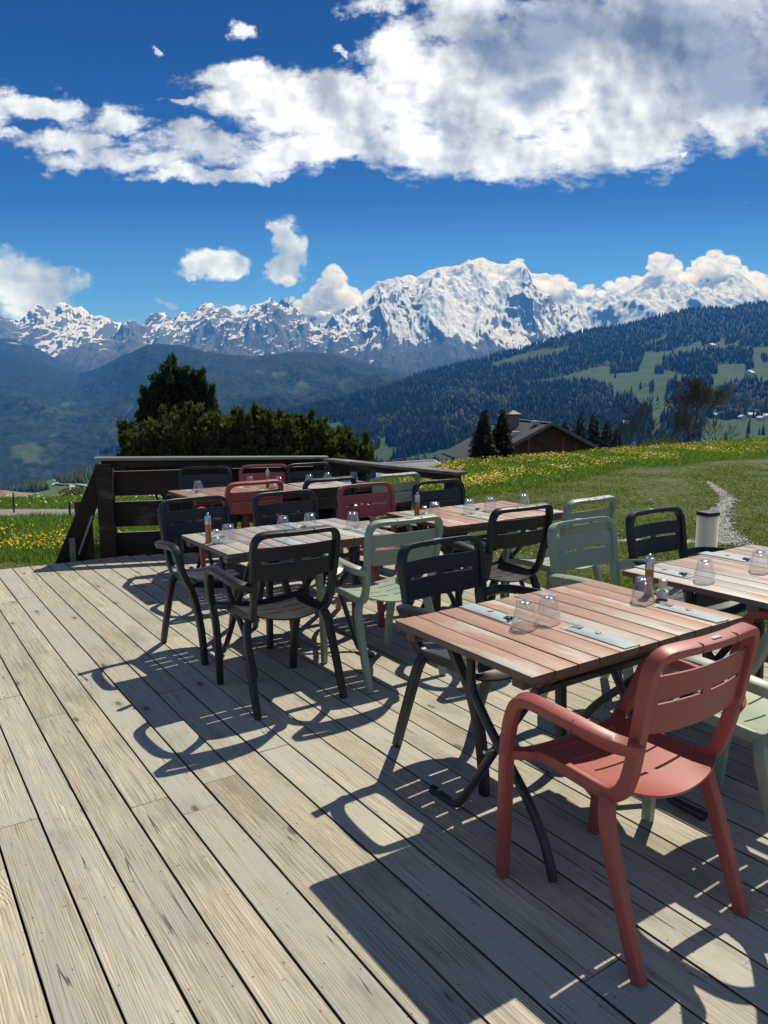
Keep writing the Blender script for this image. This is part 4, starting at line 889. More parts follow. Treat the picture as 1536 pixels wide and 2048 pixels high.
def bare_tree(px, ytop, ybot, d, spread, seed, label, depth=7, trunk=.16, name='bare_tree', lean=0., grp=None, ntr=1, width=1.):
    g = random.Random(seed); b = P(px, ybot, d); t = P(px, ytop, d); H = t.z-b.z; gz = float(lawn_z(b.x, d)); r = empty(name, (b.x, d, gz), 0, label=label, cat='tree', group=grp)
    T, B_ = MB(), MB(); base = b.z-gz
    segs = []
    def grow(p, dr, L_, rad, k):
        n = 3; pts = [p]; q = p.copy(); dd = dr.copy()
        for i in range(n):
            dd = (dd+Vector((g.gauss(0, .12), g.gauss(0, .12), g.gauss(0, .08)+.05))).normalized(); q = q+dd*L_/n; pts.append(q.copy())
        tgt = T if k >= depth-1 else B_
        tgt.tube(pts, [rad*(1-.28*i/n) for i in range(n+1)], 6 if k > depth-3 else 3, caps=False)
        if k <= 0: return
        nb = 3 if k > 1 else 3
        for j in range(nb):
            a = g.uniform(0, 2*PI)+j*2*PI/nb; an = g.uniform(.25, spread) if j else g.uniform(.05, .3)
            ax = dd.cross(Vector((math.cos(a), math.sin(a), .1))).normalized(); nd = (Matrix.Rotation(an, 3, ax) @ dd)
            nd = Vector((nd.x*width, nd.y*width, nd.z+.03)).normalized(); f_ = g.uniform(.45, 1.) if j else 1.
            st = pts[-1] if j == 0 else pts[g.choice((2, 3))]
            grow(st, nd, L_*g.uniform(.66, .86), max(rad*(.72 if j == 0 else .56)*f_**.3, .0024*d/10), k-1)
    L0 = H*.235
    for q in range(ntr):
        grow(Vector((q*.15-.07*(ntr-1), 0, -.3)), Vector((lean+g.gauss(0, .18)*(ntr > 1), 0, 1)).normalized(), base+.3+L0*.62, trunk*(1 if q == 0 else .7), depth)
    T.build('trunk', M_BARK, r); B_.build('branches', M_TWIG, r); return r
bare_tree(1383, 770, 897, 48, .85, 5, 'large bare tree with a wide dark crown on the meadow crest', 7, .12, width=1.12)
bare_tree(1278, 812, 905, 46, .5, 9, 'tall thin bare tree behind the thin dark stake', 5, .035)
bare_tree(1250, 858, 910, 44, .6, 12, 'low many-stemmed bare tree between the conifers and the thin bare tree', 4, .03, ntr=3)
bare_tree(1338, 855, 900, 44, .8, 14, 'low bare scrub at the left foot of the big bare tree', 5, .022, ntr=2)
bare_tree(1418, 862, 896, 45, .8, 15, 'low bare scrub at the right foot of the big bare tree', 4, .02, ntr=2)
M_LIT = leaf_mat('young leaves', (.06, .075, .025), (.15, .17, .07), .35)
def bush(px, py, rx, ry, d, seed, label, m=M_LIT, n=700):
    g = np.random.default_rng(seed); p = P(px, py, d); r = empty('bush', (p.x, d, p.z-ry/F_PX*d), 0, label=label, cat='shrub'); R_, H = rx/F_PX*d, ry/F_PX*d
    u = g.normal(0, 1, (n, 3)); u /= np.linalg.norm(u, axis=1)[:, None]; c = u*np.array([R_, R_, H])*(g.random(n)**.4)[:, None]*(1+.35*fbm(u[:, 0]*2, u[:, 1]*2, u[:, 2]*2+seed, 2))[:, None]+np.array([0, 0, H])
    foliage('crown', sprays(c, u+np.array([0, 0, .5]), g, R_*.10, R_*.03, 4), m, r, g)
    t = MB(); t.tube([(0, 0, -2), (0, 0, H)], .05, 5); t.build('trunk', M_BARK, r)
bush(1335, 890, 30, 18, 43, 81, 'budding pale bush left of the big bare tree', n=500)
bush(1300, 893, 22, 12, 42, 82, 'budding bush right of the thin bare tree', n=400)
bush(145, 985, 26, 10, 60, 83, 'rounded pale green bush beyond the lane on the left', n=500)
bush(20, 992, 20, 6, 50, 84, 'low bush by the roof at the left photo edge', n=300)
# ------------------------------------------------------------------ chalet and shed
def wall_mat():
    m, N = mat('chalet timber'); o = N.obj(); x, y, z = N.sep(o); bd = N.m('FRACT', N.m('MULTIPLY', z, 5.)); n = N.noise(N.v('MULTIPLY', o, (1.5, 1.5, 9.)), 1., 5, .6); ch = N.noise(N.com(0, 0, N.m('FLOOR', N.m('MULTIPLY', z, 5.))), 3.7, 0, .5)
    c = N.mix(n, (.05, .018, .011), (.14, .058, .034)); c = N.mix(N.m('MULTIPLY', ch, .5), c, (.10, .045, .03)); c = N.mix(N.step(bd, .10, .03), c, (.012, .007, .005)); N.out(N.bsdf(c, .8, .2)); return m
def roof_mat():
    m, N = mat('grey roofing'); o = N.obj(); x, y, z = N.sep(o); n = N.noise(o, 1.3, 6, .6); rows = N.m('FRACT', N.m('MULTIPLY', z, 3.4)); c = N.mix(n, (.032, .032, .036), (.058, .058, .064)); c = N.mix(N.m('MULTIPLY', N.step(rows, .2, .05), .5), c, (.03, .03, .035)); N.out(N.bsdf(c, .6, .4)); return m
def chalet():
    ap = P(1105, 847, 78.); er = P(1228, 909, 78.); ri = P(1018, 852, 93.)
    hw = (er-Vector((ap.x, 78., 0))).x; rise = ap.z-er.z
    dirv = Vector((ri.x-ap.x, ri.y-ap.y, 0)); Ln = dirv.length; rz = math.atan2(-dirv.x, dirv.y)
    zb = -9.5; r = empty('chalet', (ap.x, ap.y, 0), rz, label='brown timber chalet with a wide grey gable roof behind the meadow crest', cat='house')
    WM, RM = wall_mat(), roof_mat(); TRM = simple('grey fascia', (.09, .09, .095), .6); hw2 = hw*.965; ze = ap.z-rise
    # roof slabs (Y along the ridge)
    f_ = MB(); o_ = 1.3; fl = 1.45
    def slab(mb, sx, k, y0, y1, th=.22):
        mb.add([(0, y0, ap.z), (sx*hw2*k, y0, ap.z-rise*k), (sx*hw2*k, y1, ap.z-rise*k), (0, y1, ap.z), (0, y0, ap.z-th), (sx*hw2*k, y0, ap.z-rise*k-th), (sx*hw2*k, y1, ap.z-rise*k-th), (0, y1, ap.z-th)], [(0, 1, 2, 3), (7, 6, 5, 4), (0, 4, 5, 1), (1, 5, 6, 2), (2, 6, 7, 3), (3, 7, 4, 0)])
    slab(f_, 1, 1., 0, Ln); slab(f_, -1, 1.28, 0, Ln+2.); roof = f_.build('roof', RM, r)
    t = MB(); t.beam((-.0, -.04, ap.z+.02), (hw2, -.04, ze+.02), .10, .30); t.beam((0, -.04, ap.z+.02), (-hw2*1.28, -.04, ap.z-rise*1.28+.02), .10, .30); t.box(-.18, .18, 0, Ln, ap.z, ap.z+.1); t.build('fascia', TRM, roof)
    w = MB(); wx = hw2*.86; h_ = ap.z-rise*.86-.2
    w.add([(-wx, o_, zb), (wx, o_, zb), (wx, o_, h_), (0, o_, ap.z-.25), (-wx, o_, h_), (-wx, Ln, zb), (wx, Ln, zb), (wx, Ln, h_), (0, Ln, ap.z-.25), (-wx, Ln, h_)],
          [(0, 1, 2, 3, 4), (9, 8, 7, 6, 5), (1, 6, 7, 2), (5, 0, 4, 9)]); w.build('wall', WM, r)
    tm = simple('timber frame', (.17, .085, .045), .7)
    for (xx, z0) in ((-4.1, .86), (-2.05, .5), (1.7, .5), (3.1, .7)):
        p = MB(); p.box(xx-.1, xx+.1, o_-.06, o_+.04, zb, ap.z-rise*abs(xx)/hw2-.5); p.build('post', tm, r)
    p = MB(); p.box(-3.9, -2.2, o_-.05, o_+.02, ze-.35+.4, ze-.2+.4); p.build('beam', tm, r)
    for xx in (-3.45, -2.7):
        win = MB(); win.box(xx-.24, xx+.24, o_-.05, o_+.03, ze-.55, ze+.25); fr = win.build('window', tm, r); q = MB(); q.box(xx-.18, xx+.18, o_-.058, o_-.052, ze-.49, ze+.19); q.build('pane', simple('window pane', (.03, .035, .04), .1), fr)
    s = MB(); rot = Matrix.Rotation(math.radians(32), 4, 'Y'); s.box(-.8, .8, -.06, .06, -.22, .22); o = s.build('shutter', simple('grey shutter', (.035, .028, .026), .7), r); o.matrix_local = Matrix.Translation((-.6, o_-.12, ap.z-1.9)) @ rot
    c = MB(); cx = -1.4; cz = ap.z-rise*1.4/hw2; c.box(cx-.55, cx+.55, 8.4, 9.5, cz-.5, cz+1.35); ch = c.build('chimney', simple('chimney stone', (.16, .15, .14), .9, bump=.3), r)
    c = MB(); c.box(cx-.7, cx+.7, 8.25, 9.65, cz+1.36, cz+1.46); c.add([(cx-.75, 8.2, cz+1.5), (cx+.75, 8.2, cz+1.5), (cx+.75, 9.7, cz+1.5), (cx-.75, 9.7, cz+1.5), (cx, 8.95, cz+1.95)], [(0, 1, 4), (1, 2, 4), (2, 3, 4), (3, 0, 4), (3, 2, 1, 0)]); c.build('chimney_cap', RM, ch)
    c = MB(); c.box(-2.9, -2.1, 4.0, 5.2, ap.z-rise*2.5/hw2-.12, ap.z-rise*2.5/hw2+.32); c.build('skylight', simple('skylight', (.5, .52, .55), .3), roof)
    c = MB(); c.box(-.9, -.3, 3.0, 4.2, ap.z-.25, ap.z+.18); c.build('roof_vent', simple('vent', (.45, .47, .5), .4), roof)
    c = MB(); c.tube([(-4.35, .6, zb), (-4.35, .6, ze+1.9)], .04, 6); c.build('antenna_pole', simple('pole grey', (.25, .25, .25), .5), r)
chalet()
def shed():
    d0 = 30.; a = P(752, 958, d0); b = P(908, 945, d0+1.5); c = P(868, 922, d0+7.5); e = P(752, 929, d0+7)
    r = empty('metal_roofed_shed', (a.x, a.y, 0), 0, label='shed with a light corrugated metal roof below the side railing', cat='shed')
    m, N = mat('corrugated metal'); uv = N.attr('corr'); s_ = N.m('SINE', N.m('MULTIPLY', uv, 2*PI)); n = N.noise(N.obj(), 3., 4, .6)
    N.out(N.bsdf(N.mix(N.step(s_, -.1, -.8), N.mix(n, (.40, .42, .46), (.52, .54, .58)), (.10, .105, .115)), .5, .5, .1, normal=None))
    n_ = 34; V = []; U = []
    A, B_, C_, E_ = (q-a for q in (a, b, c, e)); z0 = a.z
    fr = 12
    for j in (0, 1):
        for i in range(n_*fr+1):
            t = i/(n_*fr); p = (A.lerp(B_, t) if j == 0 else E_.lerp(C_, t)).copy(); p.z += z0+.04*math.sin(2*PI*i/fr); V.append(p); U.append(i/fr)
    o = np_mesh('roof', V, [(i, i+1, n_*fr+2+i, n_*fr+1+i) for i in range(n_*fr)], m, r, smooth=True, attrs={'corr': ('POINT', U)})
    sm = o.modifiers.new('thick', 'SOLIDIFY'); sm.thickness = .03
    w = MB(); k = [q*.94+Vector((0.1, .25, -.12+z0)) for q in (A, B_, C_, E_)]; lo = [Vector((q.x, q.y, -9)) for q in k]
    w.add(k+lo, [(0, 1, 5, 4), (1, 2, 6, 5), (2, 3, 7, 6), (3, 0, 4, 7)]); w.build('wall', simple('shed wall', (.12, .09, .07), .8), r)
    w = MB(); w.beam(A+Vector((0, 0, z0+.0)), B_+Vector((0, 0, z0+.0)), .08, .14); w.beam(B_+Vector((0, 0, z0+.0)), C_+Vector((0, 0, z0+.0)), .08, .14); w.beam(E_+Vector((0, 0, z0+.04)), C_+Vector((0, 0, z0+.04)), .2, .06); w.build('edge_trim', simple('metal trim', (.45, .46, .48), .4, .4), r)
shed()
def edge_roof():
    a = P(-14, 1003, 45); r = empty('barn', (a.x, a.y, 0), 0, label='barn with a brownish roof at the left photo edge beyond the lane', cat='house')
    b = MB(); z = P(0, 986, 45).z; z1 = P(26, 1000, 45).z; b.add([(-4, 0, z1), (1.15, 0, z1), (-.2, 1.5, z), (-4, 1.5, z), (1.15, 3, z1), (-4, 3, z1)], [(0, 1, 2, 3), (3, 2, 4, 5), (1, 4, 2)]); b.build('roof', simple('brown tiles', (.20, .15, .12), .8, bump=.3, scale=3), r)
    b = MB(); b.box(-4, .9, .2, 2.8, z1-6, z1-.03); b.build('wall', simple('barn wall', (.25, .22, .18), .8), r)
edge_roof()
# ------------------------------------------------------------------ far terrain
def px2(lst, ox, oy, k): return [(x/k+ox, y/k+oy) for x, y in lst]
def layer(name, ridge, bottom, Rr, Rb, m, nu, nv, disp, x0=-260, x1=1800, gpow=1., rough=None, attrs=None, ridge_jag=0., seed=0., back=True):
    """a mountainside: crest line given by bearings, rising from distance Rb to Rr; disp(X,Y,v) adds relief in metres"""
    rx = np.array(ridge, float); bx = np.array(bottom, float); px = np.linspace(x0, x1, nu); v = np.linspace(0, 1, nv)
    yr = np.interp(px, rx[:, 0], rx[:, 1]); yb = np.interp(px, bx[:, 0], bx[:, 1])
    rr = np.interp(px, [q[0] for q in Rr], [q[1] for q in Rr]) if isinstance(Rr, list) else np.full(nu, float(Rr))
    PX, V = np.meshgrid(px, v); D_ = Rb*(rr[None, :]/Rb)**V; row = yb[None]+(yr-yb)[None]*V**gpow
    U = (PX-768)/F_PX; S = (1024-row)/F_PX
    dx = _R[0]*U+_U[0]*S+_F[0]; dy = _R[1]*U+_U[1]*S+_F[1]; dz = _R[2]*U+_U[2]*S+_F[2]
    X = dx/dy*D_; Y = D_; Z = EYE+dz/dy*D_
    Z = Z+disp(X, Y, V)
    if ridge_jag: Z = Z+ridge_jag*(1-.7*sstep(PX, 700, 800)*(1 if name == 'snow_mountains' else 0))*sstep(V, .75, 1.)*fbm(X/(ridge_jag*9), Y*0+seed, 0, 5)
    if back:
        for k, (dd, dz_) in enumerate(((.03, -.03), (.1, -.12))):
            X = np.vstack([X, X[nv-1]*(1+dd)]); Y = np.vstack([Y, Y[nv-1]*(1+dd)]); Z = np.vstack([Z, Z[nv-1]+Y[nv-1]*dz_])
            PX = np.vstack([PX, PX[0]]); row = np.vstack([row, row[-1]]); V = np.vstack([V, V[0]*0+1])
    at = {k: ('POINT', f(X, Y, Z, PX, row, V).ravel()) for k, f in (attrs or {}).items()}
    o = np_mesh(name, np.stack([X, Y, Z], -1), grid_faces(nu, X.shape[0]), m, smooth=True, attrs=at); tag(o, kind='structure')
    return X, Y, Z, PX, row, V
SN = px2([(-600, 330), (-100, 300), (0, 325), (40, 345), (60, 362), (110, 340), (150, 320), (185, 310), (215, 285), (240, 276), (262, 293), (290, 310), (320, 306), (350, 330), (395, 345), (430, 360), (460, 376), (485, 358), (520, 380), (545, 388), (575, 360), (600, 335), (620, 322), (645, 317), (665, 327), (690, 309), (710, 307), (735, 326), (760, 310), (790, 290), (815, 285), (845, 302), (880, 291), (910, 300), (945, 306), (975, 290), (1005, 263), (1025, 244), (1037, 236), (1050, 250), (1075, 257), (1100, 275), (1140, 287), (1200, 300), (1300, 270), (1400, 228)], 0, 480, 1.92) \
    + px2([(30, 205), (70, 188), (110, 160), (160, 142), (185, 149), (230, 120), (275, 107), (330, 103), (390, 101), (415, 85), (440, 72), (465, 88), (500, 100), (560, 108), (600, 113), (625, 140), (690, 156), (740, 180), (800, 205), (860, 225), (900, 232), (950, 222), (1000, 203), (1060, 165), (1100, 150), (1150, 142), (1200, 136), (1235, 140), (1300, 132), (1400, 130), (1460, 146), (1500, 172), (1536, 180), (1700, 160), (2200, 200)], 736, 480, 1.92)
H1R = px2([(-600, 430), (0, 443), (60, 442), (120, 455), (180, 480), (240, 505), (300, 512), (340, 505), (400, 480), (460, 450), (520, 425), (555, 405), (600, 399), (660, 400), (720, 410), (800, 430), (900, 441), (960, 448), (1010, 440), (1100, 432), (1200, 429), (1290, 440), (1350, 455), (1450, 490), (1536, 512)], 0, 480, 1.92)+px2([(60, 490), (120, 515), (170, 526), (300, 560), (2200, 600)], 736, 480, 1.92)
H0R = px2([(-600, 360), (0, 378), (60, 382), (120, 405), (180, 435), (240, 470), (330, 512), (400, 560), (2600, 700)], 0, 480, 1.92)
H2R = px2([(-600, 1000), (900, 730), (1110, 665), (1200, 640), (1300, 620), (1400, 588), (1500, 566)], 0, 480, 1.92)+px2([(60, 572), (100, 561), (180, 526), (260, 505), (340, 482), (440, 462), (500, 441), (600, 421), (700, 387), (800, 360), (900, 341), (1000, 327), (1100, 301), (1200, 276), (1300, 262), (1400, 270), (1440, 250), (1536, 243), (2000, 200)], 736, 480, 1.92)
def snow_mat():
    m, N = mat('snow and rock'); p = N.pos(); nz = N.sep(N.nrm())[2]; x, y, z = N.sep(p)
    q = N.v('MULTIPLY', p, (.001, .001, .001)); a = N.noise(N.v('MULTIPLY', q, (1.2, 1.2, .6)), 3.6, 8, .66); b = N.noise(N.v('MULTIPLY', q, (2.4, 1, .6)), 8., 8, .7); gl = N.noise(N.v('ADD', N.v('MULTIPLY', q, (9., 3., .9)), N.vs(N.v('SUBTRACT', N.noise(q, 2., 3, .5, col=True), (.5, .5, .5)), 2.5)), 1., 6, .65)
    rock = N.attr('rocky'); alt = N.attr('alt')
    s_ = N.m('ADD', N.m('MULTIPLY', N.m('SUBTRACT', nz, .50), 3.0), N.m('ADD', N.m('MULTIPLY', N.m('SUBTRACT', a, .5), 1.2), N.m('ADD', N.m('MULTIPLY', N.m('SUBTRACT', b, .5), .55), N.m('MULTIPLY', N.m('SUBTRACT', gl, .5), 1.8))))
    s_ = N.m('ADD', s_, N.m('ADD', -.27, N.m('MULTIPLY', N.m('SUBTRACT', N.noise(q, 1.7, 3, .5), .5), 1.3)))
    s_ = N.m('ADD', s_, N.m('SUBTRACT', alt, rock)); f = N.step(s_, -.03, .07)
    rk = N.mix(b, (.05, .055, .07), (.17, .175, .195)); low = N.mix(a, (.03, .04, .03), (.08, .075, .055)); rk = N.mix(N.attr('low'), rk, low)
    c = N.mix(f, rk, N.mix(b, (.70, .76, .86), (.82, .86, .93))); N.out(N.bsdf(c, .8, .2, normal=N.bump(N.m('ADD', a, N.m('MULTIPLY', N.m('ADD', b, gl), .5)), .8, 70.))); return m
def blobset(PX, row, lst):
    r = np.zeros_like(PX)
    for cx, cy, rx, ry, a in lst: r = np.maximum(r, a*np.exp(-((PX-cx)/rx)**2-((row-cy)/ry)**2))
    return r
def snow_range():
    def disp(X, Y, V):
        k = np.sin(np.clip(V, 0, 1)*PI)**.7; s = 1/1200.
        wx = X+320*fbm(X/1500, Y/1500, 5, 3); r1 = fbm(wx*s, Y*s*.33, 1., 6, .50, ridge=True); r2 = fbm(wx*s*2.6+5, Y*s*.8+X*s*.3, 8., 5, .55, ridge=True)
        r3 = fbm(wx/190, Y/520, 3., 4, .5, ridge=True)
        return (r1-.15)*520*k+r2*160*k*.8+(r3-.2)*50*(k*.8+.15)
    def rocky(X, Y, Z, PX, row, V):
        r = .18+.0*PX; r = r+.58*sstep(PX, 690, 560)-.12*sstep(PX, 300, 200); r = r-.5*np.exp(-((PX-930)/110)**2)*sstep(V, .55, .95)
        r = r+blobset(PX, row, [(828, 606, 42, 26, .55), (700, 700, 90, 24, .35), (1040, 668, 60, 34, .45), (890, 735, 120, 22, .4), (965, 640, 40, 18, .3), (1120, 640, 40, 20, .3), (800, 680, 40, 22, .35)])-blobset(PX, row, [(905, 655, 42, 26, .5), (745, 692, 30, 10, .6), (950, 590, 60, 26, .3), (1000, 650, 16, 30, .4)])
        r = r-.35*sstep(PX, 1120, 1260); r = r-.25*sstep(V, .93, 1)*sstep(PX, 820, 900)*sstep(PX, 1100, 1000)
        r = r-.55*np.exp(-((PX-(930-(row-620)*.55))/38)**2)*sstep(row, 590, 640)*sstep(row, 735, 700)
        return r
    def alt(X, Y, Z, PX, row, V): return .55*sstep(row, 740, 560)-.75*sstep(row, 700, 760)+.10*sstep(PX, 640, 200)*sstep(row, 740, 660)
    def low(X, Y, Z, PX, row, V): return sstep(row+20*fbm(X/700, Y/700, 2, 4), 715, 755)
    bt = [(-260, 790), (160, 760), (300, 780), (800, 770), (1800, 780)]
    layer('snow_mountains', SN, bt, 11500, 7700, snow_mat(), 1150, 330, disp, ridge_jag=115., attrs={'rocky': rocky, 'alt': alt, 'low': low}, gpow=.9)
snow_range()
def hill_mat(name, dark, leaf_col, meadow, rock=None, sc=.01):  # third argument is the leafy trees' own colour
    m, N = mat(name); p = N.pos(); a = N.noise(p, sc*.35, 6, .6); b = N.noise(N.v('MULTIPLY', p, (1, .6, .35)), sc*3.2, 5, .7); c_ = N.noise(p, sc*1.2, 5, .6)
    op = N.attr('open'); dc = N.attr('leafy')
    f = N.mix(N.step(b, .40, .64), dark, tuple(k*2.3 for k in dark)); f = N.mix(N.m('MULTIPLY', N.step(N.m('ADD', N.m('MULTIPLY', b, .6), N.m('MULTIPLY', c_, .4)), .46, .62), dc), f, leaf_col)
    g = N.mix(c_, tuple(k*.75 for k in meadow), tuple(k*1.25 for k in meadow)); c = N.mix(N.step(N.m('ADD', op, N.m('MULTIPLY', N.m('SUBTRACT', b, .5), .5)), .42, .58), f, g)
    hb = N.m('MULTIPLY', b, N.m('SUBTRACT', 1.15, op)); N.out(N.bsdf(c, .9, .1, normal=N.bump(hb, .9, 12.))); return m
def blobset(PX, row, lst):
    r = np.zeros_like(PX)
    for cx, cy, rx, ry, a in lst: r = np.maximum(r, a*np.exp(-((PX-cx)/rx)**2-((row-cy)/ry)**2))
    return r
def far_hills():
    ZE = lambda X, Y, Z, PX, row, V: np.zeros_like(PX)
    layer('far_spur', H0R, [(-260, 830), (1800, 830)], 7500, 6400, hill_mat('spur', (.012, .016, .012), (.04, .05, .025), (.35, .36, .36), sc=.006), 420, 90, lambda X, Y, V: 130*np.sin(V*PI)*fbm(X/900, Y/900, 3, 5, ridge=True), ridge_jag=25., attrs={'open': lambda X, Y, Z, PX, row, V: blobset(PX, row, [(30, 690, 30, 6, .6)]), 'leafy': ZE})
    def op(X, Y, Z, PX, row, V):
        n = fbm(X/500, Y/500, 4, 5)
        r = blobset(PX, row, [(135, 822, 26, 9, .8), (100, 850, 45, 16, .35), (270, 845, 45, 26, .7), (430, 752, 22, 6, .9), (520, 760, 18, 8, .85), (560, 768, 26, 6, .9), (600, 785, 40, 12, .6), (505, 725, 20, 4, .8), (640, 704, 28, 5, .7), (722, 766, 22, 6, .8), (690, 790, 50, 18, .55), (120, 912, 50, 10, .7), (230, 872, 26, 8, .5), (60, 945, 60, 16, .5), (180, 900, 60, 20, .45), (470, 800, 60, 14, .35)])
        return np.clip(r+.55*n*(r > .08), 0, 1)
    def lf(X, Y, Z, PX, row, V):
        return np.clip(blobset(PX, row, [(100, 860, 80, 50, .9), (150, 880, 60, 30, .8), (230, 900, 60, 40, .9), (60, 940, 90, 40, .9), (30, 790, 30, 25, .4), (260, 800, 60, 30, .5), (600, 790, 90, 25, .8), (380, 840, 80, 40, .6)])+.1, 0, 1)
    H1 = layer('forested_mountain', H1R, [(-260, 1030), (240, 1010), (500, 960), (900, 860), (1800, 860)], [(-260, 6000), (160, 6200), (400, 5300), (900, 6000), (1800, 6100)], 2300, hill_mat('mountain forest', (.0055, .010, .0065), (.050, .068, .026), (.05, .075, .030)), 900, 300,
                 lambda X, Y, V: np.sin(np.clip(V, 0, 1)*PI)**.8*(170*fbm(X/900, Y/1300, 6, 6, .5, ridge=True)-20)+7*pn(X/28, Y/60, 1), ridge_jag=16., attrs={'open': op, 'leafy': lf}, gpow=.95)
    # nearer hill on the right
    c3 = lambda l: px2(l, 1136, 600, 3.84); c2 = lambda l: px2(l, 760, 700, 3.84)
    OPEN = [c3([(-420, 640), (0, 565), (250, 505), (310, 500), (310, 555), (540, 545), (585, 410), (740, 400), (900, 355), (1030, 310), (1040, 360), (1100, 350), (1190, 270), (1200, 350), (1310, 300), (1320, 370), (1700, 370), (1700, 700), (1420, 640), (1310, 640), (1150, 700), (1100, 740), (1110, 620), (940, 600), (880, 640), (750, 640), (740, 760), (820, 770), (830, 900), (720, 900), (700, 1060), (640, 1060), (650, 800), (540, 800), (500, 700), (340, 740), (340, 650), (200, 610), (0, 610), (-300, 640)]),
            c3([(1080, 930), (1200, 940), (1340, 920), (1700, 910), (1700, 1160), (1000, 1160), (1040, 1000)]), c2([(860, 100), (1000, 60), (1200, 0), (1450, -20), (1450, 10), (1000, 110), (870, 130)]), c2([(0, 680), (60, 660), (200, 680), (200, 760), (100, 830), (500, 760), (560, 790), (560, 900), (-400, 900), (-400, 850), (0, 760)]), [(645, 842), (680, 840), (690, 856), (650, 862)], c3([(470, 380), (650, 320), (770, 260), (760, 310), (600, 350)])]
    WOOD = [c3([(725, 450), (870, 425), (970, 395), (1300, 370), (1420, 400), (1430, 510), (1370, 530), (1370, 490), (1150, 500), (1140, 585), (960, 585), (850, 580), (775, 555), (725, 535)]), c3([(670, 530), (740, 530), (740, 580), (670, 580)]), c3([(630, 635), (675, 635), (660, 700), (630, 700)]), c3([(1480, 420), (1560, 420), (1560, 470), (1490, 470)]), c2([(40, 720), (180, 690), (190, 740), (60, 760)])]
    jit = lambda PX, row: (PX+5*fbm(PX/26, row/26, 1, 4)*2, row+2.5*fbm(PX/26, row/20, 7, 4)*2)
    def isopen(PX, row):
        a, b = jit(PX, row); r = np.zeros(PX.shape, bool)
        for q in OPEN: r |= inpoly(a, b, q)
        for q in WOOD: r &= ~inpoly(a, b, q)
        return r
    def op2(X, Y, Z, PX, row, V): return isopen(PX, row).astype(float)
    def lf2(X, Y, Z, PX, row, V): return np.clip(blobset(PX, row, [(950, 800, 80, 30, .9), (1000, 790, 60, 16, .7), (930, 850, 40, 20, .9), (780, 860, 30, 25, .7), (880, 810, 30, 20, .6), (1210, 790, 60, 18, .8), (1490, 800, 60, 30, .8), (1440, 850, 60, 30, .7)])+.12, 0, 1)
    RR2 = [(500, 2700), (800, 3300), (1200, 4200), (1536, 4600), (1800, 4700)]
    G2 = layer('wooded_hill', H2R, [(-260, 1250), (200, 1100), (560, 985), (760, 960), (1100, 940), (1536, 925), (1800, 920)], RR2, 1250, hill_mat('hill forest', (.006, .011, .007), (.06, .07, .026), (.034, .068, .020), sc=.02), 760, 260,
               lambda X, Y, V: np.sin(np.clip(V, 0, 1)*PI)**.8*(34*fbm(X/420, Y/600, 2, 5)), attrs={'open': op2, 'leafy': lf2}, x0=200, gpow=.92)
    return H1, G2, isopen, lf2
HH1, G2, isopen, lf2 = far_hills()
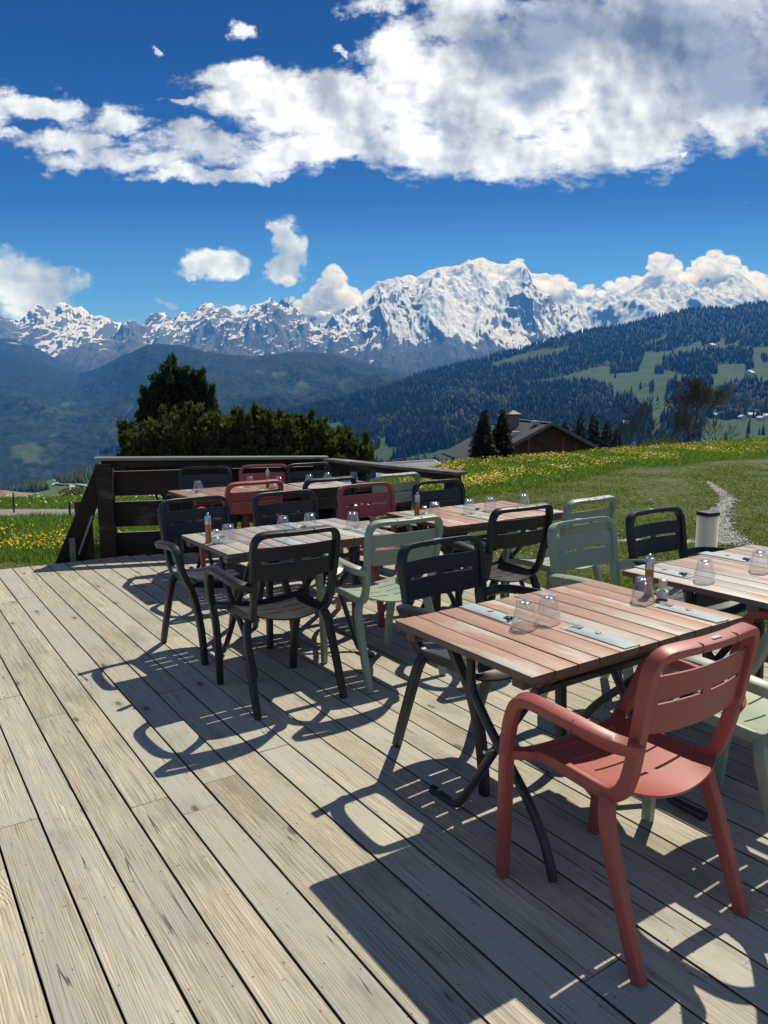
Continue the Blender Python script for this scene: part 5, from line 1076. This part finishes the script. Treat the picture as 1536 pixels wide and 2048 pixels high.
def forest():
    X, Y, Z, PX, row, V = (q[:260] for q in G2); g = np.random.default_rng(77); nv, nu = X.shape
    n = 46000; i = g.random(n)*(nv-2)+.5; j = g.random(n)*(nu-2)
    def samp(A): i0 = i.astype(int); j0 = j.astype(int); fi, fj = i-i0, j-j0; return (A[i0, j0]*(1-fi)*(1-fj)+A[i0+1, j0]*fi*(1-fj)+A[i0, j0+1]*(1-fi)*fj+A[i0+1, j0+1]*fi*fj)
    x, y, z, px, rw, v = map(samp, (X, Y, Z, PX, row, V)); keep = (px > 440) & (px < 1620) & ((~isopen(px, rw)) | (g.random(n) < .006)); keep &= g.random(n) < np.clip(.35+.65*(y/3300)**1.2, 0, 1)
    # a close row along the crest
    k = 1500; pj = g.random(k)*(nu-2); j0 = pj.astype(int); fx = pj-j0; cr_ = [A[nv-1, j0]*(1-fx)+A[nv-1, j0+1]*fx for A in (X, Y, Z, PX)]
    x = np.concatenate([x[keep], cr_[0]]); y = np.concatenate([y[keep], cr_[1]]); z = np.concatenate([z[keep], cr_[2]]); pxx = np.concatenate([px[keep], cr_[3]]); rr_ = np.concatenate([rw[keep], np.full(k, 0.)]); n = len(x)
    leafy = g.random(n) < np.clip(lf2(0, 0, 0, pxx, rr_, 0)*.8-.03, 0, 1)*sstep(fbm(pxx/30, rr_/22, 3, 4), -.28, .25)*1.3
    h = g.uniform(13, 29, n)*np.where(leafy, .7, 1.); w = h*np.where(leafy, .36, .17); ns = 5; an = np.arange(ns)*2*PI/ns
    ring = np.stack([np.cos(an), np.sin(an)], 1); lowz = np.where(leafy, .35, .0); topw = np.where(leafy, .62, .42)
    v_ = np.zeros((n, 2*ns+1, 3)); jit_ = g.uniform(.75, 1.25, (n, 2*ns))
    v_[:, :ns, 0] = ring[None, :, 0]*w[:, None]*jit_[:, :ns]; v_[:, :ns, 1] = ring[None, :, 1]*w[:, None]*jit_[:, :ns]; v_[:, :ns, 2] = -2+0*lowz[:, None]
    v_[:, ns:2*ns, 0] = ring[None, :, 0]*(w*topw*1.2)[:, None]*jit_[:, ns:]; v_[:, ns:2*ns, 1] = ring[None, :, 1]*(w*topw*1.2)[:, None]*jit_[:, ns:]; v_[:, ns:2*ns, 2] = (h*np.where(leafy, .72, .5))[:, None]
    v_[:, -1, 2] = h; v_[:, -1, 0] = g.normal(0, .3, n); v_ += np.stack([x, y, z], 1)[:, None]
    f = [(a, (a+1) % ns, ns+(a+1) % ns, ns+a) for a in range(ns)]; tri = [(ns+a, ns+(a+1) % ns, 2*ns) for a in range(ns)]
    fa = []
    for q in f: fa += [(q[0], q[1], q[2]), (q[0], q[2], q[3])]
    fa = np.array(fa+tri); F_ = (fa[None]+(np.arange(n)*(2*ns+1))[:, None, None]).reshape(-1, 3)
    m, N = mat('distant trees'); r = N.attr('rnd'); c = N.ramp(r, [(0, (.002, .005, .003)), (.49, (.011, .017, .010)), (.52, (.030, .034, .016)), (1, (.105, .11, .05))]); N.out(N.bsdf(c, .9, .1))
    col = np.where(leafy, .52+.48*g.random(n), .49*g.random(n)); o = np_mesh('forest', v_.reshape(-1, 3), F_, m, attrs={'rnd': ('FACE', np.repeat(col, len(fa)))}); tag(o, 'dark conifer forest with pale green leafy trees covering the right hill', 'forest', kind='stuff')
forest()
# ------------------------------------------------------------------ valley side with the village, lower left
def village():
    top = px2([(-900, 560), (0, 425), (40, 402), (100, 388), (160, 374), (300, 330), (460, 285), (560, 262), (760, 222), (1100, 200), (1500, 260), (1800, 380), (2150, 594)], 0, 880, 3.84)
    def op(X, Y, Z, PX, row, V):
        w = inpoly(PX, row, px2([(40, 405), (160, 372), (310, 320), (350, 350), (340, 395), (180, 402), (60, 414)], 0, 880, 3.84)) | inpoly(PX, row, px2([(470, 285), (700, 228), (760, 240), (690, 300), (640, 340), (480, 340)], 0, 880, 3.84))
        return 1.-.8*w*(fbm(PX/12, row/8, 3, 3) > -.25)
    G = layer('village_hillside', top, [(-260, 1035), (1800, 1035)], 1500, 420, hill_mat('village fields', (.012, .022, .011), (.06, .085, .03), (.075, .125, .035), sc=.03), 420, 120, lambda X, Y, V: np.sin(V*PI)*3*fbm(X/90, Y/90, 2, 4), x1=560, attrs={'open': op, 'leafy': lambda *a: np.full_like(a[3], .6)}, gpow=.9)
    X, Y, Z, PX, row, V = G
    def at(px, py):
        d = (PX[:120]-px)**2+((row[:120]-py)*2)**2; k = np.unravel_index(np.argmin(d), d.shape); return X[k], Y[k], Z[k]
    RF = [simple('far roof brown', (.17, .13, .11), .8), simple('far roof pale', (.50, .50, .50), .6), simple('far roof dark', (.06, .06, .065), .7)]; WL = simple('far render', (.48, .46, .42), .8)
    hs = [(430, 318, 26, 1, 'white roofed farmhouse at the left end of the village lane'), (160, 384, 22, 1, 'lone pale house left of the village on the field edge'), (540, 370, 22, 1, 'pale barn below the village road fork'), (612, 412, 26, 2, 'dark roofed house low on the green slope, nearest of the village'),
          (490, 312, 20, 0, 'brown roofed house at the left edge of the village'), (540, 300, 20, 0, 'brown roofed house upper left in the village'), (562, 290, 18, 0, 'small house in the middle of the village'), (592, 300, 20, 1, 'white gabled house in the middle of the village'), (600, 275, 20, 0, 'brown roofed house high in the village'),
          (640, 262, 22, 0, 'brown roofed house at the village top'), (680, 250, 22, 0, 'brown roofed house right of the village top'), (722, 265, 30, 1, 'long white roofed building at the right of the village'), (740, 232, 22, 1, 'pale house highest beside the railing post'), (655, 330, 18, 1, 'small pale house by the village road'), (645, 372, 22, 0, 'brown roofed house below the village road'), (570, 372, 22, 0, 'brown roofed farm beside the pale barn'), (625, 305, 18, 0, 'brown roofed house over the village road'), (370, 352, 20, 2, 'dark roofed farm left below the village lane')]
    for i, (a, b, w, rf, lab) in enumerate(hs):
        px, py = a/3.84, b/3.84+880; x, y, z = at(px, py); s = w/3.84/F_PX*y/2; h = s*.55; r = empty('village_house', (x, y, z), random.Random(i).uniform(-.6, .6), label=lab, cat='house', group='houses of the village in the valley')
        m_ = MB(); m_.box(-s, s, -s*.8, s*.8, -4, h); m_.build('wall', WL, r)
        m_ = MB(); m_.add([(-s*1.15, -s, h), (s*1.15, -s, h), (s*1.15, s, h), (-s*1.15, s, h), (-s*1.15, 0, h+s*.7), (s*1.15, 0, h+s*.7)], [(0, 1, 5, 4), (2, 3, 4, 5), (0, 4, 3), (1, 2, 5), (3, 2, 1, 0)]); m_.build('roof', RF[rf], r)
    rm = simple('pale lane', (.34, .33, .31), .9)
    for pts in ([(430, 335), (470, 345), (540, 350), (600, 352), (680, 362)], [(545, 350), (565, 372), (530, 405), (498, 430)], [(430, 335), (410, 352), (360, 360)]):
        c = [Vector(at(a/3.84, b/3.84+880)) for a, b in pts]; c = catmull(c, 5); V_ = []; 
        for p in c: V_ += [(p.x, p.y-5, p.z+2.2), (p.x, p.y+5, p.z+2.2)]
        for k in range(len(c)): t = (c[min(k+1, len(c)-1)]-c[max(k-1, 0)]); nrm_ = Vector((-t.y, t.x, 0)).normalized()*3.; V_[2*k] = (c[k].x-nrm_.x, c[k].y-nrm_.y, c[k].z+2.2); V_[2*k+1] = (c[k].x+nrm_.x, c[k].y+nrm_.y, c[k].z+2.2)
        o = np_mesh('lane', V_, [(2*k, 2*k+2, 2*k+3, 2*k+1) for k in range(len(c)-1)], rm); tag(o, kind='structure')
    # trees of the village slope as small forest
    g = np.random.default_rng(5); O = op(X, Y, Z, PX, row, V); idx = np.argwhere((O < .5) & (PX > -40) & (PX < 300)); idx = idx[g.integers(0, len(idx), 900)]
    c = np.array([(X[a, b], Y[a, b], Z[a, b]) for a, b in idx])+g.normal(0, 4, (len(idx), 3))*[1, 1, 0]; n = len(c); h = g.uniform(7, 15, n); k = 5; an = np.arange(k)*2*PI/k
    v = np.zeros((n, k+1, 3)); v[:, :k, 0] = np.cos(an)*(h*.26)[:, None]; v[:, :k, 1] = np.sin(an)*(h*.26)[:, None]; v[:, k, 2] = h; v += c[:, None]
    fa = np.array([(a, (a+1) % k, k) for a in range(k)]); m, N = mat('valley trees'); N.out(N.bsdf(N.mix(N.attr('rnd'), (.010, .020, .010), (.06, .075, .025)), .9, .1))
    o = np_mesh('village_woods', v.reshape(-1, 3), (fa[None]+(np.arange(n)*(k+1))[:, None, None]).reshape(-1, 3), m, attrs={'rnd': ('FACE', np.repeat(g.random(n), k))}); tag(o, 'dark trees round the village fields, seen left of the railing post', 'woods', kind='stuff')
village()
def hillside_houses():
    X, Y, Z, PX, row, V = (q[:260] for q in G2); hs = [(1410, 907, 'white house under the big hill at the right'), (1515, 913, 'pale house at the right photo edge of the hill foot'), (1130, 918, 'small pale house seen through the big bare tree'), (1100, 365, 'pale chalet high on the upper right meadow'), (1395, 583, 'long pale building on the right hill meadow'), (1290, 500, 0), (590, 655, 'grey barn on the middle of the hill meadow'), (295, 498, 'small pale hut at the left tip of the hill meadow'), (1335, 935, 'small house left of the white one at the hill foot'), (1480, 935, 'grey roofed house right of the white one at the hill foot'), (445, 970, 'pale hut seen between the bare trees')]
    for i, (a, b, lab) in enumerate(hs):
        if not lab: continue
        px, py = a/3.84+1136, b/3.84+600; d = (PX-px)**2+((row-py)*2)**2; k = np.unravel_index(np.argmin(d), d.shape); s = 9 if i != 4 else 14
        s = s*Y[k]/2200+1.5; r = empty('hill_house', (X[k], Y[k], Z[k]+2), .2*i, label=lab, cat='house', group='houses scattered over the wooded hill')
        m_ = MB(); m_.box(-s, s, -s*.6, s*.6, -6, s*.5); m_.build('wall', bpy.data.materials['far render'], r)
        m_ = MB(); m_.add([(-s*1.1, -s*.8, s*.5), (s*1.1, -s*.8, s*.5), (s*1.1, s*.8, s*.5), (-s*1.1, s*.8, s*.5), (-s*1.1, 0, s), (s*1.1, 0, s)], [(0, 1, 5, 4), (2, 3, 4, 5), (0, 4, 3), (1, 2, 5), (3, 2, 1, 0)]); m_.build('roof', bpy.data.materials['far roof pale'], r)
hillside_houses()
# valley floor under everything
_m = hill_mat('valley floor', (.012, .022, .011), (.06, .085, .03), (.06, .10, .03)); xs = np.linspace(-13900, 13900, 30); ys = np.linspace(120, 12500, 30); _X, _Y = np.meshgrid(xs, ys)
o = np_mesh('valley_floor', np.stack([_X, _Y, np.full_like(_X, -620.)+np.clip(_X, 0, 500)*0], -1), grid_faces(30, 30), _m); tag(o, kind='structure')
# ------------------------------------------------------------------ clouds hanging on the summits
def summit_cloud(puffs, depth, seed, label):
    g = np.random.default_rng(seed); bm = bmesh.new(); bmesh.ops.create_icosphere(bm, subdivisions=4, radius=1.); v0 = np.array([q.co[:] for q in bm.verts]); f0 = np.array([[q.index for q in f.verts] for f in bm.faces]); bm.free()
    VV, FF = [], []; o_ = 0
    for (px, py, r_, n) in puffs:
        for k in range(n):
            a = g.normal(0, .55, 3); c = P(px+a[0]*r_, py-a[1]*r_*.7, depth+a[2]*r_/F_PX*depth*.8); R_ = r_*g.uniform(.20, .50)/F_PX*depth
            off = g.uniform(0, 50); d = v0; n_ = fbm(d[:, 0]*1.6+off, d[:, 1]*1.6, d[:, 2]*1.6, 5, .55); n2 = np.abs(fbm(d[:, 0]*3.4+off, d[:, 1]*3.4, d[:, 2]*3.4, 4, .6))
            VV.append(d*(R_*(1+.62*n_+.30*n2))[:, None]*np.array([1.25, 1, .85])+np.array(c)); FF.append(f0+o_); o_ += len(v0)
    o = np_mesh('cloud', np.concatenate(VV), np.concatenate(FF), M_CLOUD, smooth=True); tag(o, label, 'cloud', 'clouds hanging on the snow summits'); return o
def cloud_mat():
    m = bpy.data.materials.new('cloud'); m.use_nodes = True; m.node_tree.nodes.clear(); N = NT(m.node_tree)
    v = N.new('ShaderNodeVolumePrincipled'); v.inputs['Color'].default_value = (.965, .98, 1., 1); v.inputs['Absorption Color'].default_value = (1, 1, 1, 1); v.inputs['Density'].default_value = CLD; v.inputs['Anisotropy'].default_value = .3
    o = N.new('ShaderNodeOutputMaterial'); N.l.new(v.outputs[0], o.inputs['Volume']); return m
CLD = .012; scene.cycles.volume_bounces = 5
M_CLOUD = cloud_mat()
summit_cloud([(668, 560, 26, 14), (650, 585, 34, 16), (690, 600, 44, 20), (625, 605, 36, 16), (735, 610, 34, 16), (590, 608, 18, 8), (750, 585, 14, 5), (770, 610, 20, 8)], 10600, 1, 'white cloud resting left of the great snow dome')
summit_cloud([(1025, 545, 24, 14), (1040, 570, 32, 16), (1000, 580, 34, 14), (1070, 590, 38, 16), (1110, 588, 30, 14), (1140, 592, 20, 8), (985, 600, 22, 8), (1030, 600, 30, 10)], 10400, 2, 'white cloud clinging to the right shoulder of the snow dome')
summit_cloud([(1175, 592, 26, 12), (1215, 598, 28, 14), (1255, 590, 28, 14), (1290, 580, 26, 14), (1325, 540, 30, 16), (1345, 570, 34, 16), (1310, 560, 26, 10), (1200, 610, 26, 10)], 10500, 3, 'cloud ridge between the dome and the right peaks, with one tower')
summit_cloud([(1425, 530, 30, 16), (1410, 560, 38, 18), (1450, 560, 40, 18), (1490, 575, 34, 16), (1530, 585, 34, 14), (1400, 590, 36, 14), (1460, 595, 40, 14), (1570, 590, 40, 12)], 10400, 4, 'tallest cloud tower over the peaks at the right photo edge')
# ------------------------------------------------------------------ haze
def haze():
    b = MB(); b.box(-14000, 14000, -400, 12600, -700, 2300); m = bpy.data.materials.new('haze'); m.use_nodes = True; m.node_tree.nodes.clear(); N = NT(m.node_tree)
    v = N.new('ShaderNodeVolumePrincipled'); v.inputs['Color'].default_value = (.04, .29, .88, 1); v.inputs['Density'].default_value = HAZE; v.inputs['Absorption Color'].default_value = (1, 1, 1, 1); v.inputs['Anisotropy'].default_value = .0
    o = N.new('ShaderNodeOutputMaterial'); N.l.new(v.outputs[0], o.inputs['Volume']); ob = b.build('haze', m); tag(ob, 'thin blue air between here and the mountains', 'haze', kind='stuff')
HAZE = 9e-5
haze()
